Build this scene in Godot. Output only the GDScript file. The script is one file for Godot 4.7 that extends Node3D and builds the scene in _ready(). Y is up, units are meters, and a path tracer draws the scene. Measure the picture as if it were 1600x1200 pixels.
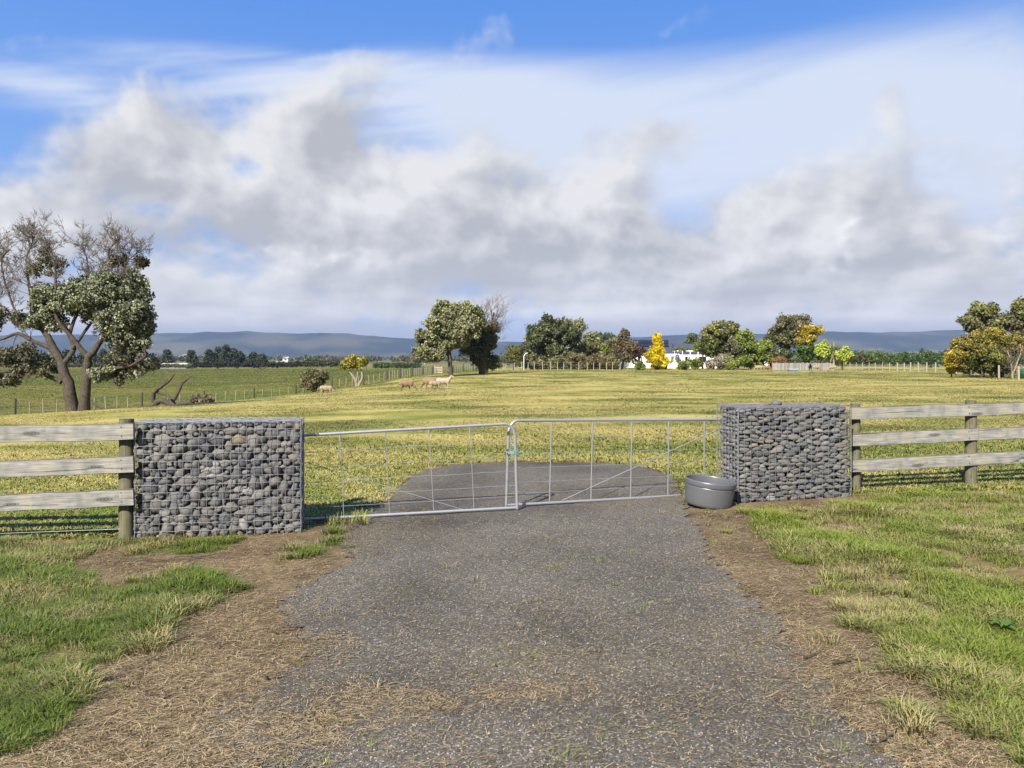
extends Node3D

# ---------------------------------------------------------------- measuring
# A photo pixel gives a direction; the distance d (metres ahead) comes from the ground or the thing's usual size.
const FOCAL := 1300.0
const EYE := 1.76
const HORIZON := 560.0

func at(px: float, py: float, d: float) -> Vector3:
	return Vector3((px - 800.0) / FOCAL * d, EYE - (py - HORIZON) / FOCAL * d, -d)

var tps_p: Array[Vector2] = []
var tps_w: PackedFloat64Array

func solve_terrain() -> void:
	var pts: Array[Vector3] = []        # x, h, z
	for x in [-9.0, -3.0, 3.0, 9.0]:
		for d in [-4.0, 3.0, 8.0, 12.0]:
			pts.append(Vector3(x, 0.015 * x, -d))
	for q in [[120, 643, 45], [0, 650, 42], [-250, 668, 40], [200, 638, 55], [337, 629, 62], [450, 618, 70], [560, 603, 82], [690, 584.5, 122],
			[510, 618, 68], [680, 608.5, 65], [800, 579, 128], [1000, 579, 128], [1200, 579.5, 124], [1400, 580, 122], [1570, 592, 77], [1800, 592, 77],
			[1100, 601, 75], [1350, 602, 65], [800, 650, 28], [300, 672, 26], [1300, 650, 26]]:
		var p := at(q[0], q[1], q[2])
		pts.append(p)
	for q in [[-350, 55, -2.3], [0, 54, -2.2], [200, 66, -2.35], [337, 75, -2.4], [450, 84, -2.3], [560, 96, -1.45], [600, 102, -0.95], [690, 134, -0.66],
			[-300, 150, -2.5], [0, 150, -2.5], [300, 150, -2.5], [520, 170, -2.5], [0, 300, -2.2], [600, 260, -2.3], [800, 165, -0.2], [1100, 165, -0.1], [1400, 170, -0.6],
			[1700, 130, -0.4], [2000, 80, -0.2], [900, 300, -2.2], [1500, 300, -2.2], [-600, 300, -2.2], [2200, 300, -2.2]]:
		pts.append(Vector3((q[0] - 800.0) / FOCAL * q[1], q[2], -q[1]))
	var n := pts.size()
	var m := n + 3
	var a: Array[PackedFloat64Array] = []
	for i in m:
		var row := PackedFloat64Array()
		row.resize(m + 1)
		if i < n:
			var pi := Vector2(pts[i].x, pts[i].z) * 0.02
			tps_p.append(pi)
			row[m] = pts[i].y
		a.append(row)
	for i in n:
		for j in n:
			a[i][j] = tps_u(tps_p[i].distance_squared_to(tps_p[j]))
		a[i][i] = 0.002
		a[i][n] = 1.0
		a[i][n + 1] = tps_p[i].x
		a[i][n + 2] = tps_p[i].y
		a[n][i] = 1.0
		a[n + 1][i] = tps_p[i].x
		a[n + 2][i] = tps_p[i].y
	for i in m:
		var best := i
		for r in range(i + 1, m):
			if absf(a[r][i]) > absf(a[best][i]):
				best = r
		var t := a[i]
		a[i] = a[best]
		a[best] = t
		for r in range(i + 1, m):
			var f := a[r][i] / a[i][i]
			if f != 0.0:
				for c in range(i, m + 1):
					a[r][c] -= f * a[i][c]
	tps_w.resize(m)
	for i in range(m - 1, -1, -1):
		var s := a[i][m]
		for c in range(i + 1, m):
			s -= a[i][c] * tps_w[c]
		tps_w[i] = s / a[i][i]

func tps_u(r2: float) -> float:
	return 0.0 if r2 < 1e-12 else 0.5 * r2 * log(r2)

func ground_raw(x: float, z: float) -> float:
	var p := Vector2(x, z) * 0.02
	var n := tps_p.size()
	var h := tps_w[n] + tps_w[n + 1] * p.x + tps_w[n + 2] * p.y
	for i in n:
		h += tps_w[i] * tps_u(p.distance_squared_to(tps_p[i]))
	return h

var height_cache := PackedFloat32Array()
const CACHE_X := 120
const CACHE_Z := 160

func cache_heights() -> void:
	var h := PackedFloat32Array()
	h.resize((2 * CACHE_X + 1) * (CACHE_Z + 1))
	for j in CACHE_Z + 1:
		for i in 2 * CACHE_X + 1:
			h[j * (2 * CACHE_X + 1) + i] = ground_h(i - CACHE_X, -j)
	height_cache = h

func ground_h(x: float, z: float) -> float:
	if height_cache.size() and absf(x) < CACHE_X - 1 and z < -13.0 and z > 1 - CACHE_Z:
		var fx := x + CACHE_X
		var i := int(fx)
		var j := int(-z)
		var w := 2 * CACHE_X + 1
		var k := j * w + i
		var u := fx - i
		return lerpf(lerpf(height_cache[k], height_cache[k + 1], u), lerpf(height_cache[k + w], height_cache[k + w + 1], u), -z - j)
	var far := smoothstep(230.0, 400.0, Vector2(x, z).length())
	var side := smoothstep(30.0, 90.0, absf(x) - maxf(0.0, -z) * 0.75)
	var k := maxf(far, side)
	var back := smoothstep(6.0, 25.0, z)
	var near := 0.015 * clampf(x, -14.0, 14.0)
	var n := smoothstep(13.0, 22.0, maxf(-z, absf(x) * 1.2))
	if n <= 0.0: return near
	var h := -2.4 if k >= 1.0 else lerpf(clampf(ground_raw(x, z), -2.8, 0.9), -2.4, k)
	return lerpf(lerpf(near, h, n), near, back * (1.0 - k))

func on_ground(x: float, z: float) -> Vector3:
	return Vector3(x, ground_h(x, z), z)

func ground_px(px: float, py: float) -> Vector3:   # where the ray through a pixel meets the near, almost flat ground
	var d := 5.0
	for i in 12:
		d = (EYE - ground_h((px - 800.0) / FOCAL * d, -d)) * FOCAL / (py - HORIZON)
	return on_ground((px - 800.0) / FOCAL * d, -d)

func stand(px: float, d: float) -> Vector3:        # on the ground at a known distance
	return on_ground((px - 800.0) / FOCAL * d, -d)

# ---------------------------------------------------------------- shapes
class Geo:
	var v := PackedVector3Array()
	var n := PackedVector3Array()
	var c := PackedColorArray()
	var uv := PackedVector2Array()
	var ix := PackedInt32Array()

	func vert(p: Vector3, nn: Vector3, col := Color.WHITE, t := Vector2.ZERO) -> int:
		v.append(p)
		n.append(nn)
		c.append(col)
		uv.append(t)
		return v.size() - 1

	func tri(a: int, b: int, d: int) -> void:
		if (v[b] - v[a]).cross(v[d] - v[a]).dot(n[a] + n[b] + n[d]) > 0.0:
			ix.append_array(PackedInt32Array([a, d, b]))
		else:
			ix.append_array(PackedInt32Array([a, b, d]))

	func quad(a: int, b: int, d: int, e: int) -> void:
		tri(a, b, d)
		tri(a, d, e)

	func flat(p: Array, nn: Vector3, col := Color.WHITE, t: Array = []) -> void:
		var f := v.size()
		for i in p.size():
			vert(p[i], nn, col, t[i] if t else Vector2(p[i].x, p[i].z))
		for i in range(1, p.size() - 1):
			tri(f, f + i, f + i + 1)

	func tube(pts: Array, rad: Array, sides := 8, col := Color.WHITE, caps := true, wob := 0.0, rng: RandomNumberGenerator = null) -> void:
		var u := Vector3.ZERO
		var first := v.size()
		var run := 0.0
		for i in pts.size():
			var a: Vector3 = pts[maxi(i - 1, 0)]
			var b: Vector3 = pts[mini(i + 1, pts.size() - 1)]
			var dir := (b - a).normalized()
			if i == 0:
				u = dir.cross(Vector3.RIGHT if absf(dir.x) < 0.8 else Vector3.UP).normalized()
			else:
				u = (u - dir * u.dot(dir)).normalized()
				run += (pts[i] as Vector3).distance_to(pts[i - 1])
			var w := dir.cross(u)
			for k in sides + 1:
				var t := TAU * (k % sides) / sides
				var o := u * cos(t) + w * sin(t)
				var r: float = rad[i]
				if wob > 0.0 and k < sides:
					r *= 1.0 + rng.randf_range(-wob, wob)
				var p: Vector3 = pts[i] + o * r
				if k == sides:
					p = v[v.size() - sides]
				vert(p, o, col, Vector2(float(k) / sides, run))
			if i:
				var s := v.size() - 2 * (sides + 1)
				for k in sides:
					quad(s + k, s + k + 1, s + k + sides + 2, s + k + sides + 1)
		var last := v.size() - (sides + 1)
		if caps:
			for e in 2:
				var s: int = first if e == 0 else last
				var dirn: Vector3 = ((pts[0] - pts[1]) if e == 0 else (pts[-1] - pts[-2])).normalized()
				var m := vert(pts[0] if e == 0 else pts[-1], dirn, col, Vector2(0.5, run * e))
				var ring: Array[int] = []
				for k in sides:
					ring.append(vert(v[s + k], dirn, col, Vector2(0.5 + 0.5 * cos(TAU * k / sides), run * e + 0.1 * sin(TAU * k / sides))))
				for k in sides:
					tri(m, ring[k], ring[(k + 1) % sides])

	func rod(a: Vector3, b: Vector3, r: float, sides := 6, col := Color.WHITE) -> void:
		tube([a, b], [r, r], sides, col, true)

	func box(xf: Transform3D, size: Vector3, col := Color.WHITE, off := Vector2.ZERO) -> void:
		var h := size * 0.5
		for ax in 3:
			for s in [-1.0, 1.0]:
				var nn := Vector3.ZERO
				nn[ax] = s
				var e1 := Vector3.ZERO
				var e2 := Vector3.ZERO
				e1[(ax + 1) % 3] = h[(ax + 1) % 3]
				e2[(ax + 2) % 3] = h[(ax + 2) % 3]
				var m := nn * h[ax]
				var ps := []
				var ts := []
				for q in [[-1, -1], [1, -1], [1, 1], [-1, 1]]:
					var l: Vector3 = m + e1 * q[0] + e2 * q[1]
					ps.append(xf * l)
					ts.append(off + (Vector2(l.x, l.y) if ax == 2 else Vector2(l.x, l.z) if ax == 1 else Vector2(l.z, l.y)))
				flat(ps, (xf.basis * nn).normalized(), col, ts)

	func lathe(prof: Array, sides := 32, at := Vector3.ZERO, col := Color.WHITE) -> void:   # prof: Vector2(radius, y) from start to end
		var f := v.size()
		var m := prof.size()
		for i in m:
			var a: Vector2 = prof[maxi(i - 1, 0)]
			var b: Vector2 = prof[mini(i + 1, m - 1)]
			var t := (b - a).normalized()
			for k in sides + 1:
				var g := TAU * (k % sides) / sides
				var nn := Vector3(t.y * cos(g), -t.x, t.y * sin(g))
				vert(at + Vector3(prof[i].x * cos(g), prof[i].y, prof[i].x * sin(g)), nn, col, Vector2(float(k) / sides, prof[i].y))
		for i in m - 1:
			for k in sides:
				var s := f + i * (sides + 1) + k
				quad(s, s + 1, s + sides + 2, s + sides + 1)

	func mesh(mat: Material = null) -> ArrayMesh:
		var arr := []
		arr.resize(Mesh.ARRAY_MAX)
		arr[Mesh.ARRAY_VERTEX] = v
		arr[Mesh.ARRAY_NORMAL] = n
		arr[Mesh.ARRAY_COLOR] = c
		arr[Mesh.ARRAY_TEX_UV] = uv
		arr[Mesh.ARRAY_INDEX] = ix
		var m := ArrayMesh.new()
		m.add_surface_from_arrays(Mesh.PRIMITIVE_TRIANGLES, arr)
		if mat:
			m.surface_set_material(0, mat)
		return m

# ---------------------------------------------------------------- nodes
var taken := {}

func numbered(called: String) -> String:
	var k: int = taken.get(called, 0)
	taken[called] = k + 1
	return called if k == 0 else "%s_%03d" % [called, k]

func describe(o: Node3D, label: String, category: String, group := "", kind := "") -> Node3D:
	if label: o.set_meta("label", label)
	if category: o.set_meta("category", category)
	if group: o.set_meta("group", group)
	if kind: o.set_meta("kind", kind)
	return o

func thing(called: String, label: String, category: String, where := Vector3.ZERO, group := "", turn := 0.0) -> Node3D:
	var o := Node3D.new()
	o.name = numbered(called)
	add_child(o)
	o.position = where
	o.rotation.y = turn
	return describe(o, label, category, group)

func part(parent: Node, called: String, m: Mesh, mat: Material = null, xf := Transform3D.IDENTITY) -> MeshInstance3D:
	var o := MeshInstance3D.new()
	o.name = called if parent != self else numbered(called)
	o.mesh = m
	if mat: o.material_override = mat
	o.transform = xf
	parent.add_child(o, true)
	return o

func many(parent: Node, called: String, m: Mesh, mat: Material, xfs: Array, cols: Array = []) -> MultiMeshInstance3D:
	var mm := MultiMesh.new()
	mm.transform_format = MultiMesh.TRANSFORM_3D
	mm.use_colors = cols.size() > 0
	mm.mesh = m
	mm.instance_count = xfs.size()
	for i in xfs.size():
		mm.set_instance_transform(i, xfs[i])
		if cols: mm.set_instance_color(i, cols[i])
	var o := MultiMeshInstance3D.new()
	o.name = called if parent != self else numbered(called)
	o.multimesh = mm
	o.material_override = mat
	parent.add_child(o, true)
	return o

func lin(r: float, g: float, b: float) -> Color:   # a linear base colour as the sRGB value that materials take
	return Color(r, g, b).linear_to_srgb()

func mat(col: Color, rough := 0.85, metal := 0.0, vc := false) -> StandardMaterial3D:
	var m := StandardMaterial3D.new()
	m.albedo_color = col
	m.roughness = rough
	m.metallic = metal
	m.vertex_color_use_as_albedo = vc
	return m

func noise(freq: float, s: int, oct := 4, kind := FastNoiseLite.TYPE_SIMPLEX_SMOOTH) -> FastNoiseLite:
	var f := FastNoiseLite.new()
	f.noise_type = kind
	f.frequency = freq
	f.seed = s
	f.fractal_type = FastNoiseLite.FRACTAL_FBM if oct > 1 else FastNoiseLite.FRACTAL_NONE
	f.fractal_octaves = oct
	return f

func tex(w: int, h: int, fn: Callable) -> ImageTexture:
	var b := PackedByteArray()
	b.resize(w * h * 3)
	var k := 0
	for y in h:
		for x in w:
			var c: Color = fn.call(x, y)
			b[k] = clampi(int(c.r * 255.0), 0, 255)
			b[k + 1] = clampi(int(c.g * 255.0), 0, 255)
			b[k + 2] = clampi(int(c.b * 255.0), 0, 255)
			k += 3
	return ImageTexture.create_from_image(Image.create_from_data(w, h, false, Image.FORMAT_RGB8, b))

# ---------------------------------------------------------------- sky
func blob(px: float, py: float, rx: float, ry: float, amp: float) -> Array:   # photo pixels to degrees
	var az := rad_to_deg(atan((px - 800.0) / FOCAL))
	var el := rad_to_deg(atan((HORIZON - py) / FOCAL * cos(deg_to_rad(az))))
	return [az, el, rx / 23.5, ry / 23.5, amp]

func blobs(list: Array, a: float, e: float) -> float:
	var s := 0.0
	for b in list:
		var x: float = (a - b[0]) / b[2]
		var y: float = (e - b[1]) / b[3]
		var q := x * x + y * y
		if q < 6.0:
			s += b[4] * exp(-q)
	return s

func make_sky(exposure: float) -> ImageTexture:
	const W := 4096
	const H := 2048
	var cum := []
	for b in [[330, 220, 260, 100, 0.75], [560, 270, 160, 110, 0.6], [150, 250, 110, 50, 0.4], [600, 340, 200, 80, 0.4], [385, 270, 42, 24, -0.8], [60, 240, 90, 35, -0.25], [250, 325, 80, 18, -0.45],
			[745, 378, 40, 50, -0.55], [1050, 335, 60, 38, -0.55], [1130, 285, 50, 22, -0.4], [930, 240, 110, 60, 0.52], [800, 250, 100, 70, 0.4], [1290, 290, 260, 75, 0.5], [900, 300, 160, 50, 0.25], [1000, 215, 120, 40, 0.25], [1390, 155, 32, 40, 0.62], [1060, 205, 80, 20, 0.34],
			[60, 330, 120, 30, 0.3], [120, 360, 70, 30, 0.3], [1590, 320, 70, 50, -0.3], [1480, 90, 200, 60, -0.15], [20, 120, 120, 60, -0.5], [930, 340, 90, 35, 0.4], [1590, 130, 60, 60, 0.25]]:
		cum.append(blob(b[0], b[1], b[2], b[3], b[4]))
	var veil := []
	for b in [[1150, 170, 420, 90, 0.95], [760, 150, 190, 60, 0.6], [1450, 130, 260, 90, 0.4], [1480, 240, 200, 100, 0.75], [820, 210, 180, 70, 0.7], [110, 145, 150, 26, 1.0], [420, 115, 280, 36, 0.9], [560, 90, 200, 26, 0.3], [900, 330, 200, 60, 0.3], [420, 190, 120, 40, 0.35],
			[80, 300, 200, 22, 0.3], [600, 190, 120, 40, 0.3], [1250, 290, 330, 60, 0.55], [1520, 330, 160, 60, 0.45], [1000, 270, 200, 50, 0.4], [300, 40, 350, 40, -0.3], [1050, 40, 300, 30, -0.35]]:
		veil.append(blob(b[0], b[1], b[2], b[3], b[4]))
	var glow := []
	for b in [[510, 400, 75, 9, 0.5], [430, 415, 22, 7, 0.45], [570, 420, 14, 14, 0.3], [1336, 365, 11, 28, 0.75], [1550, 375, 20, 24, 0.4], [1295, 425, 34, 10, 0.4], [1470, 388, 14, 8, 0.35], [395, 395, 14, 8, 0.35]]:
		glow.append(blob(b[0], b[1], b[2], b[3], b[4]))
	var n1 := noise(0.075, 11, 6)
	n1.fractal_gain = 0.5
	var n2 := noise(0.2, 5, 4)
	var n3 := noise(0.11, 23, 5)
	var nw := noise(0.05, 31, 2)
	var data := PackedByteArray()
	data.resize(W * H * 3)
	# 8-bit sRGB picture of the air; its brightness is scaled by the Environment's background_energy_multiplier
	var row := 0
	while row < H:
		var el := 90.0 - (row + 0.5) * 180.0 / H
		if el < -1.0:
			break
		var col := 0
		while col < W:
			var az := (col + 0.5) * 360.0 / W
			if az > 180.0: az -= 360.0
			var fine := el < 28.0 and absf(az) < 35.0      # away from the view the same sky, sampled more coarsely
			var step := 1 if fine else 8
			if not fine and row % 8 != 0:
				col += 8
				continue
			var ce := el + (step - 1) * -0.04
			var turn := fposmod(az + 35.0, 140.0)          # the cloud masses go on all round
			var fold := turn - 35.0 if turn <= 70.0 else 105.0 - turn
			var wx := nw.get_noise_2d(az, ce * 1.5) * 3.0
			var wy := nw.get_noise_2d(az + 300.0, ce * 1.5) * 2.0
			# clear air: deeper blue higher up
			var up := clampf(ce / 27.0, 0.0, 1.0)
			var r := lerpf(0.40, 0.085, pow(up, 0.75))
			var g := lerpf(0.60, 0.275, pow(up, 0.8))
			var b := lerpf(0.92, 0.80, up)
			# high veil, drawn out in streaks
			var sx := az * 0.9 + ce * 0.75
			var sy := ce * 1.7 - az * 0.28
			var st := n3.get_noise_2d(sx * 0.55 + wx, sy * 2.3) * 0.5 + n2.get_noise_2d(sx * 0.5, sy * 3.2) * 0.16
			var vb := blobs(veil, fold, ce) + (0.18 if ce > 28.0 else 0.0)
			var wisp := lerpf(0.3, 1.15, smoothstep(0.0, -12.0, fold))
			var va := smoothstep(0.0, 1.15, vb * (0.95 + st * wisp) + st * wisp * 0.2) * 0.97
			r = lerpf(r, 0.70, va)
			g = lerpf(g, 0.775, va)
			b = lerpf(b, 0.93, va)
			# heaped cloud
			var X := az + wx * 0.5
			var Y := ce * 0.9 + 5.0 * log(1.0 + maxf(ce, 0.0) / 3.0) + wy * 0.4
			var nn := n1.get_noise_2d(X, Y)
			var puff := 0.30 - absf(n2.get_noise_2d(X * 0.8, Y * 0.8)) - 0.5 * absf(n2.get_noise_2d(X * 2.1 + 50.0, Y * 2.1))
			var base := lerpf(0.75, -0.36, smoothstep(6.5, 14.5, ce)) - (0.0 if ce < 20.0 else 0.12)
			if ce > 28.0: base = -0.12
			var cb := base + blobs(cum, fold, ce)
			var den := cb + nn * 0.95 + puff * 0.32
			var ca := smoothstep(-0.22, 0.6, den)
			if ca > 0.0:
				# the sun is high behind the camera, to the left: tops pale, undersides grey
				var ab := n1.get_noise_2d(X - 1.0, Y + 1.7)
				var ab2 := 0.30 - absf(n2.get_noise_2d((X - 0.45) * 0.8, (Y + 0.8) * 0.8))
				var body := n3.get_noise_2d(X * 0.9 + 90.0, Y * 0.9)
				var lit := clampf(0.60 + (nn - ab) * 1.35 + (puff - ab2) * 0.4 + body * 0.5 - 0.18 * smoothstep(0.3, 1.0, den), 0.0, 1.0)
				# flat layers low down
				var low := smoothstep(7.5, 2.5, ce)
				var lay := 0.52 + n3.get_noise_2d(az * 0.38 + wx * 0.3, ce * 3.2 + wy * 0.2) * 0.9 + n2.get_noise_2d(az * 0.55, ce * 2.6) * 0.5
				lit = lerpf(lit, clampf(lay, 0.0, 1.0), low * 0.6)
				var cr := lerpf(0.49, 0.82, lit)
				var cg := lerpf(0.51, 0.825, lit)
				var cbl := lerpf(0.555, 0.845, lit)
				var gl := clampf(blobs(glow, fold + nn * 1.6, ce + n2.get_noise_2d(az * 1.6, ce * 1.6) * 1.0) * 1.5 * (0.55 + puff * 1.5), 0.0, 1.0)
				cr = lerpf(cr, 0.95, gl)
				cg = lerpf(cg, 0.96, gl)
				cbl = lerpf(cbl, 0.98, gl)
				# rain-dark air under the cloud base
				var dk := smoothstep(3.0 + body * 0.8, 1.4, ce) * 0.9
				cr = lerpf(cr, 0.42, dk)
				cg = lerpf(cg, 0.45, dk)
				cbl = lerpf(cbl, 0.50, dk)
				r = lerpf(r, cr, ca)
				g = lerpf(g, cg, ca)
				b = lerpf(b, cbl, ca)
			var q := Color(r, g, b).linear_to_srgb()
			var k := (row * W + col) * 3
			var br := int(q.r * 255.0 + 0.5)
			var bg := int(q.g * 255.0 + 0.5)
			var bb := int(q.b * 255.0 + 0.5)
			for j in mini(step, H - row):
				for i in mini(step, W - col):
					var kk := k + (j * W + i) * 3
					data[kk] = br
					data[kk + 1] = bg
					data[kk + 2] = bb
			col += step
		row += 1
	var im := Image.create_from_data(W, H, false, Image.FORMAT_RGB8, data)
	im.fill_rect(Rect2i(0, row, W, H - row), Color(0.36, 0.38, 0.34))
	return ImageTexture.create_from_image(im)

# ---------------------------------------------------------------- ground
var drive_poly: PackedVector2Array
var grass_polys: Array[PackedVector2Array] = []
var soil_polys: Array[PackedVector2Array] = []
var gn_a: FastNoiseLite
var gn_b: FastNoiseLite
var gn_c: FastNoiseLite
var gn_d: FastNoiseLite
var gn_e: FastNoiseLite
var gn_f: FastNoiseLite

func outline(pts: Array) -> PackedVector2Array:
	var r := PackedVector2Array()
	for p in pts:
		var q := ground_px(p[0], p[1])
		r.append(Vector2(q.x, q.z))
	return r

func plan_ground() -> void:
	gn_a = noise(0.09, 3, 4)
	gn_b = noise(0.55, 7, 4)
	gn_c = noise(1.6, 9, 4)
	gn_d = noise(0.02, 15, 3)
	gn_e = noise(0.10, 53, 2)
	gn_f = noise(0.30, 57, 2)
	drive_poly = outline([[120, 1500], [175, 1290], [235, 1195], [330, 1115], [425, 1062], [485, 1015], [440, 975], [430, 942], [490, 905], [548, 878], [532, 850], [556, 815], [573, 800], [602, 778], [627, 755],
		[657, 736], [712, 726], [800, 722], [950, 724], [1020, 733], [1055, 748], [1068, 772], [1075, 800], [1103, 835], [1118, 872], [1162, 925], [1228, 975], [1254, 1040], [1310, 1095], [1365, 1150], [1405, 1205], [1480, 1330], [1560, 1500]])
	grass_polys.append(outline([[-900, 850], [95, 850], [180, 846], [205, 852], [150, 868], [95, 882], [105, 898], [190, 915], [270, 893], [315, 893], [368, 920], [310, 952], [215, 1028], [130, 1045], [60, 1056], [0, 1060], [-900, 1090]]))
	grass_polys.append(outline([[-900, 1110], [60, 1068], [132, 1078], [110, 1112], [50, 1152], [0, 1185], [-600, 1400]]))
	grass_polys.append(outline([[205, 844], [372, 838], [365, 858], [260, 868], [200, 866]]))
	grass_polys.append(outline([[1152, 792], [1240, 790], [1262, 800], [1292, 797], [1310, 783], [1345, 774], [3000, 760], [3000, 1330], [1800, 1330], [1600, 1178], [1500, 1108], [1440, 1065], [1400, 1012], [1335, 965], [1290, 930], [1275, 892], [1215, 862], [1190, 832], [1178, 812]]))
	for q in [[455, 855, 495, 872], [506, 845, 530, 856], [440, 872, 462, 880], [1118, 828, 1130, 836], [1398, 1122, 1428, 1138], [505, 832, 520, 838]]:
		grass_polys.append(outline([[q[0], q[1]], [q[2], q[1]], [q[2], q[3]], [q[0], q[3]]]))
	soil_polys.append(outline([[88, 832], [160, 826], [172, 838], [140, 853], [95, 848]]))
	soil_polys.append(outline([[1240, 806], [1290, 800], [1340, 808], [1400, 812], [1390, 826], [1310, 832], [1255, 826]]))

func beyond_line(x: float, z: float) -> float:   # metres past the fence and gate line
	var line := 8.55 + 0.12 * (x + 3.0)
	if x > -2.2: line = lerpf(9.15, 9.75, clampf((x + 2.2) / 2.2, 0.0, 1.0))
	if x > 0.0: line = lerpf(9.75, 10.3, clampf(x / 2.6, 0.0, 1.0))
	if x > 2.6: line = 10.3 + 0.02 * x
	return -z - line

func paddock_color(x: float, z: float) -> Color:
	var d := -z
	# mown swaths: long, slightly slanting streaks
	var u := x * 0.96 + z * 0.28
	var w := z * 0.96 - x * 0.28
	var s := gn_f.get_noise_2d(u * 0.5, w * 0.8) * 0.75 + gn_e.get_noise_2d(u * 0.8, w * 1.4) * 0.45 + gn_c.get_noise_2d(u * 0.8, w * 0.8) * 0.3
	s += 0.14 * sin(w * 0.9 + gn_e.get_noise_2d(u * 0.5, w * 0.5) * 6.0)
	s += gn_d.get_noise_2d(x, z) * 0.45
	var t := smoothstep(-0.45, 0.5, s + 0.08)
	var c := Color(0.135, 0.15, 0.028).lerp(Color(0.335, 0.285, 0.10), t)
	if s < -0.35:
		c = c.lerp(Color(0.085, 0.085, 0.022), smoothstep(-0.35, -0.8, s) * 0.7)
	var near := smoothstep(8.0, 0.0, beyond_line(x, z)) * 0.75
	return c.lerp(Color(0.105, 0.15, 0.02), near * smoothstep(0.3, -0.3, gn_b.get_noise_2d(x * 1.3, z * 1.3)))

func left_field(x: float, z: float) -> float:    # 0 in the paddock, 1 in the lower field past the wire fence
	var best := -1e9
	var p := Vector2(x, -z)
	var prev := Vector2.ZERO
	for i in edge_line.size() - 1:
		var a := edge_line[i]
		var b := edge_line[i + 1]
		if p.x >= a.x and p.x < b.x or i == 0 and p.x < a.x:
			var y := a.y + (b.y - a.y) * (p.x - a.x) / (b.x - a.x)
			return smoothstep(-3.0, 2.0, p.y - y)
	return 0.0

var edge_line: PackedVector2Array = PackedVector2Array()

# what lies at a place: base colour, share of grass, share of straw
func surf(x: float, z: float) -> Array:
	var j := Vector2(gn_c.get_noise_2d(x * 1.6, z * 1.6), gn_c.get_noise_2d(x * 1.6 + 70.0, z * 1.6)) * 0.22
	var p := Vector2(x, z) + j
	var b := beyond_line(x, z)
	if b > 0.0:
		var lf := left_field(x, z)
		var c := paddock_color(x, z)
		if lf > 0.0:
			var g := Color(0.08, 0.105, 0.016).lerp(Color(0.15, 0.13, 0.036), smoothstep(-0.3, 0.5, gn_b.get_noise_2d(x * 0.3, z * 0.7) + gn_d.get_noise_2d(x * 1.5, z * 3.0) * 0.8))
			c = c.lerp(g, lf)
		var near_drive := 0.0
		if b < 6.0 and absf(x) < 5.0:
			for o in [Vector2(0.0, 0.0), Vector2(0.25, 0.0), Vector2(-0.25, 0.0), Vector2(0.0, 0.4), Vector2(0.0, -0.4)]:
				if Geometry2D.is_point_in_polygon(p + o, drive_poly): near_drive += 0.25
		c = c.lerp(Color(0.20, 0.135, 0.065), minf(near_drive, 0.8))
		return [c, 1.0 - minf(near_drive, 1.0), near_drive * 0.5]
	for s in soil_polys:
		if Geometry2D.is_point_in_polygon(p, s):
			return [Color(0.19, 0.14, 0.08), 0.55, 0.6]
	for gp in grass_polys:
		if Geometry2D.is_point_in_polygon(p, gp):
			var k := smoothstep(-0.35, 0.45, gn_b.get_noise_2d(x * 1.4, z * 1.4) + (0.14 if x > 0.0 else -0.05))
			return [Color(0.065, 0.085, 0.02).lerp(Color(0.17, 0.13, 0.055), k), 1.0, 0.25 + k * 0.4]
	var m := gn_b.get_noise_2d(x * 2.0, z * 2.0)
	return [Color(0.08, 0.058, 0.035).lerp(Color(0.165, 0.12, 0.072), smoothstep(-0.5, 0.5, m)), 0.0, 1.0]

func grid_steps(list: Array) -> PackedFloat64Array:   # [[from, to, step], ...]
	var r := PackedFloat64Array()
	for l in list:
		var n := maxi(1, roundi((l[1] - l[0]) / l[2]))
		for i in n:
			r.append(l[0] + float(l[1] - l[0]) * i / n)
	r.append(list[-1][1])
	return r

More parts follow.
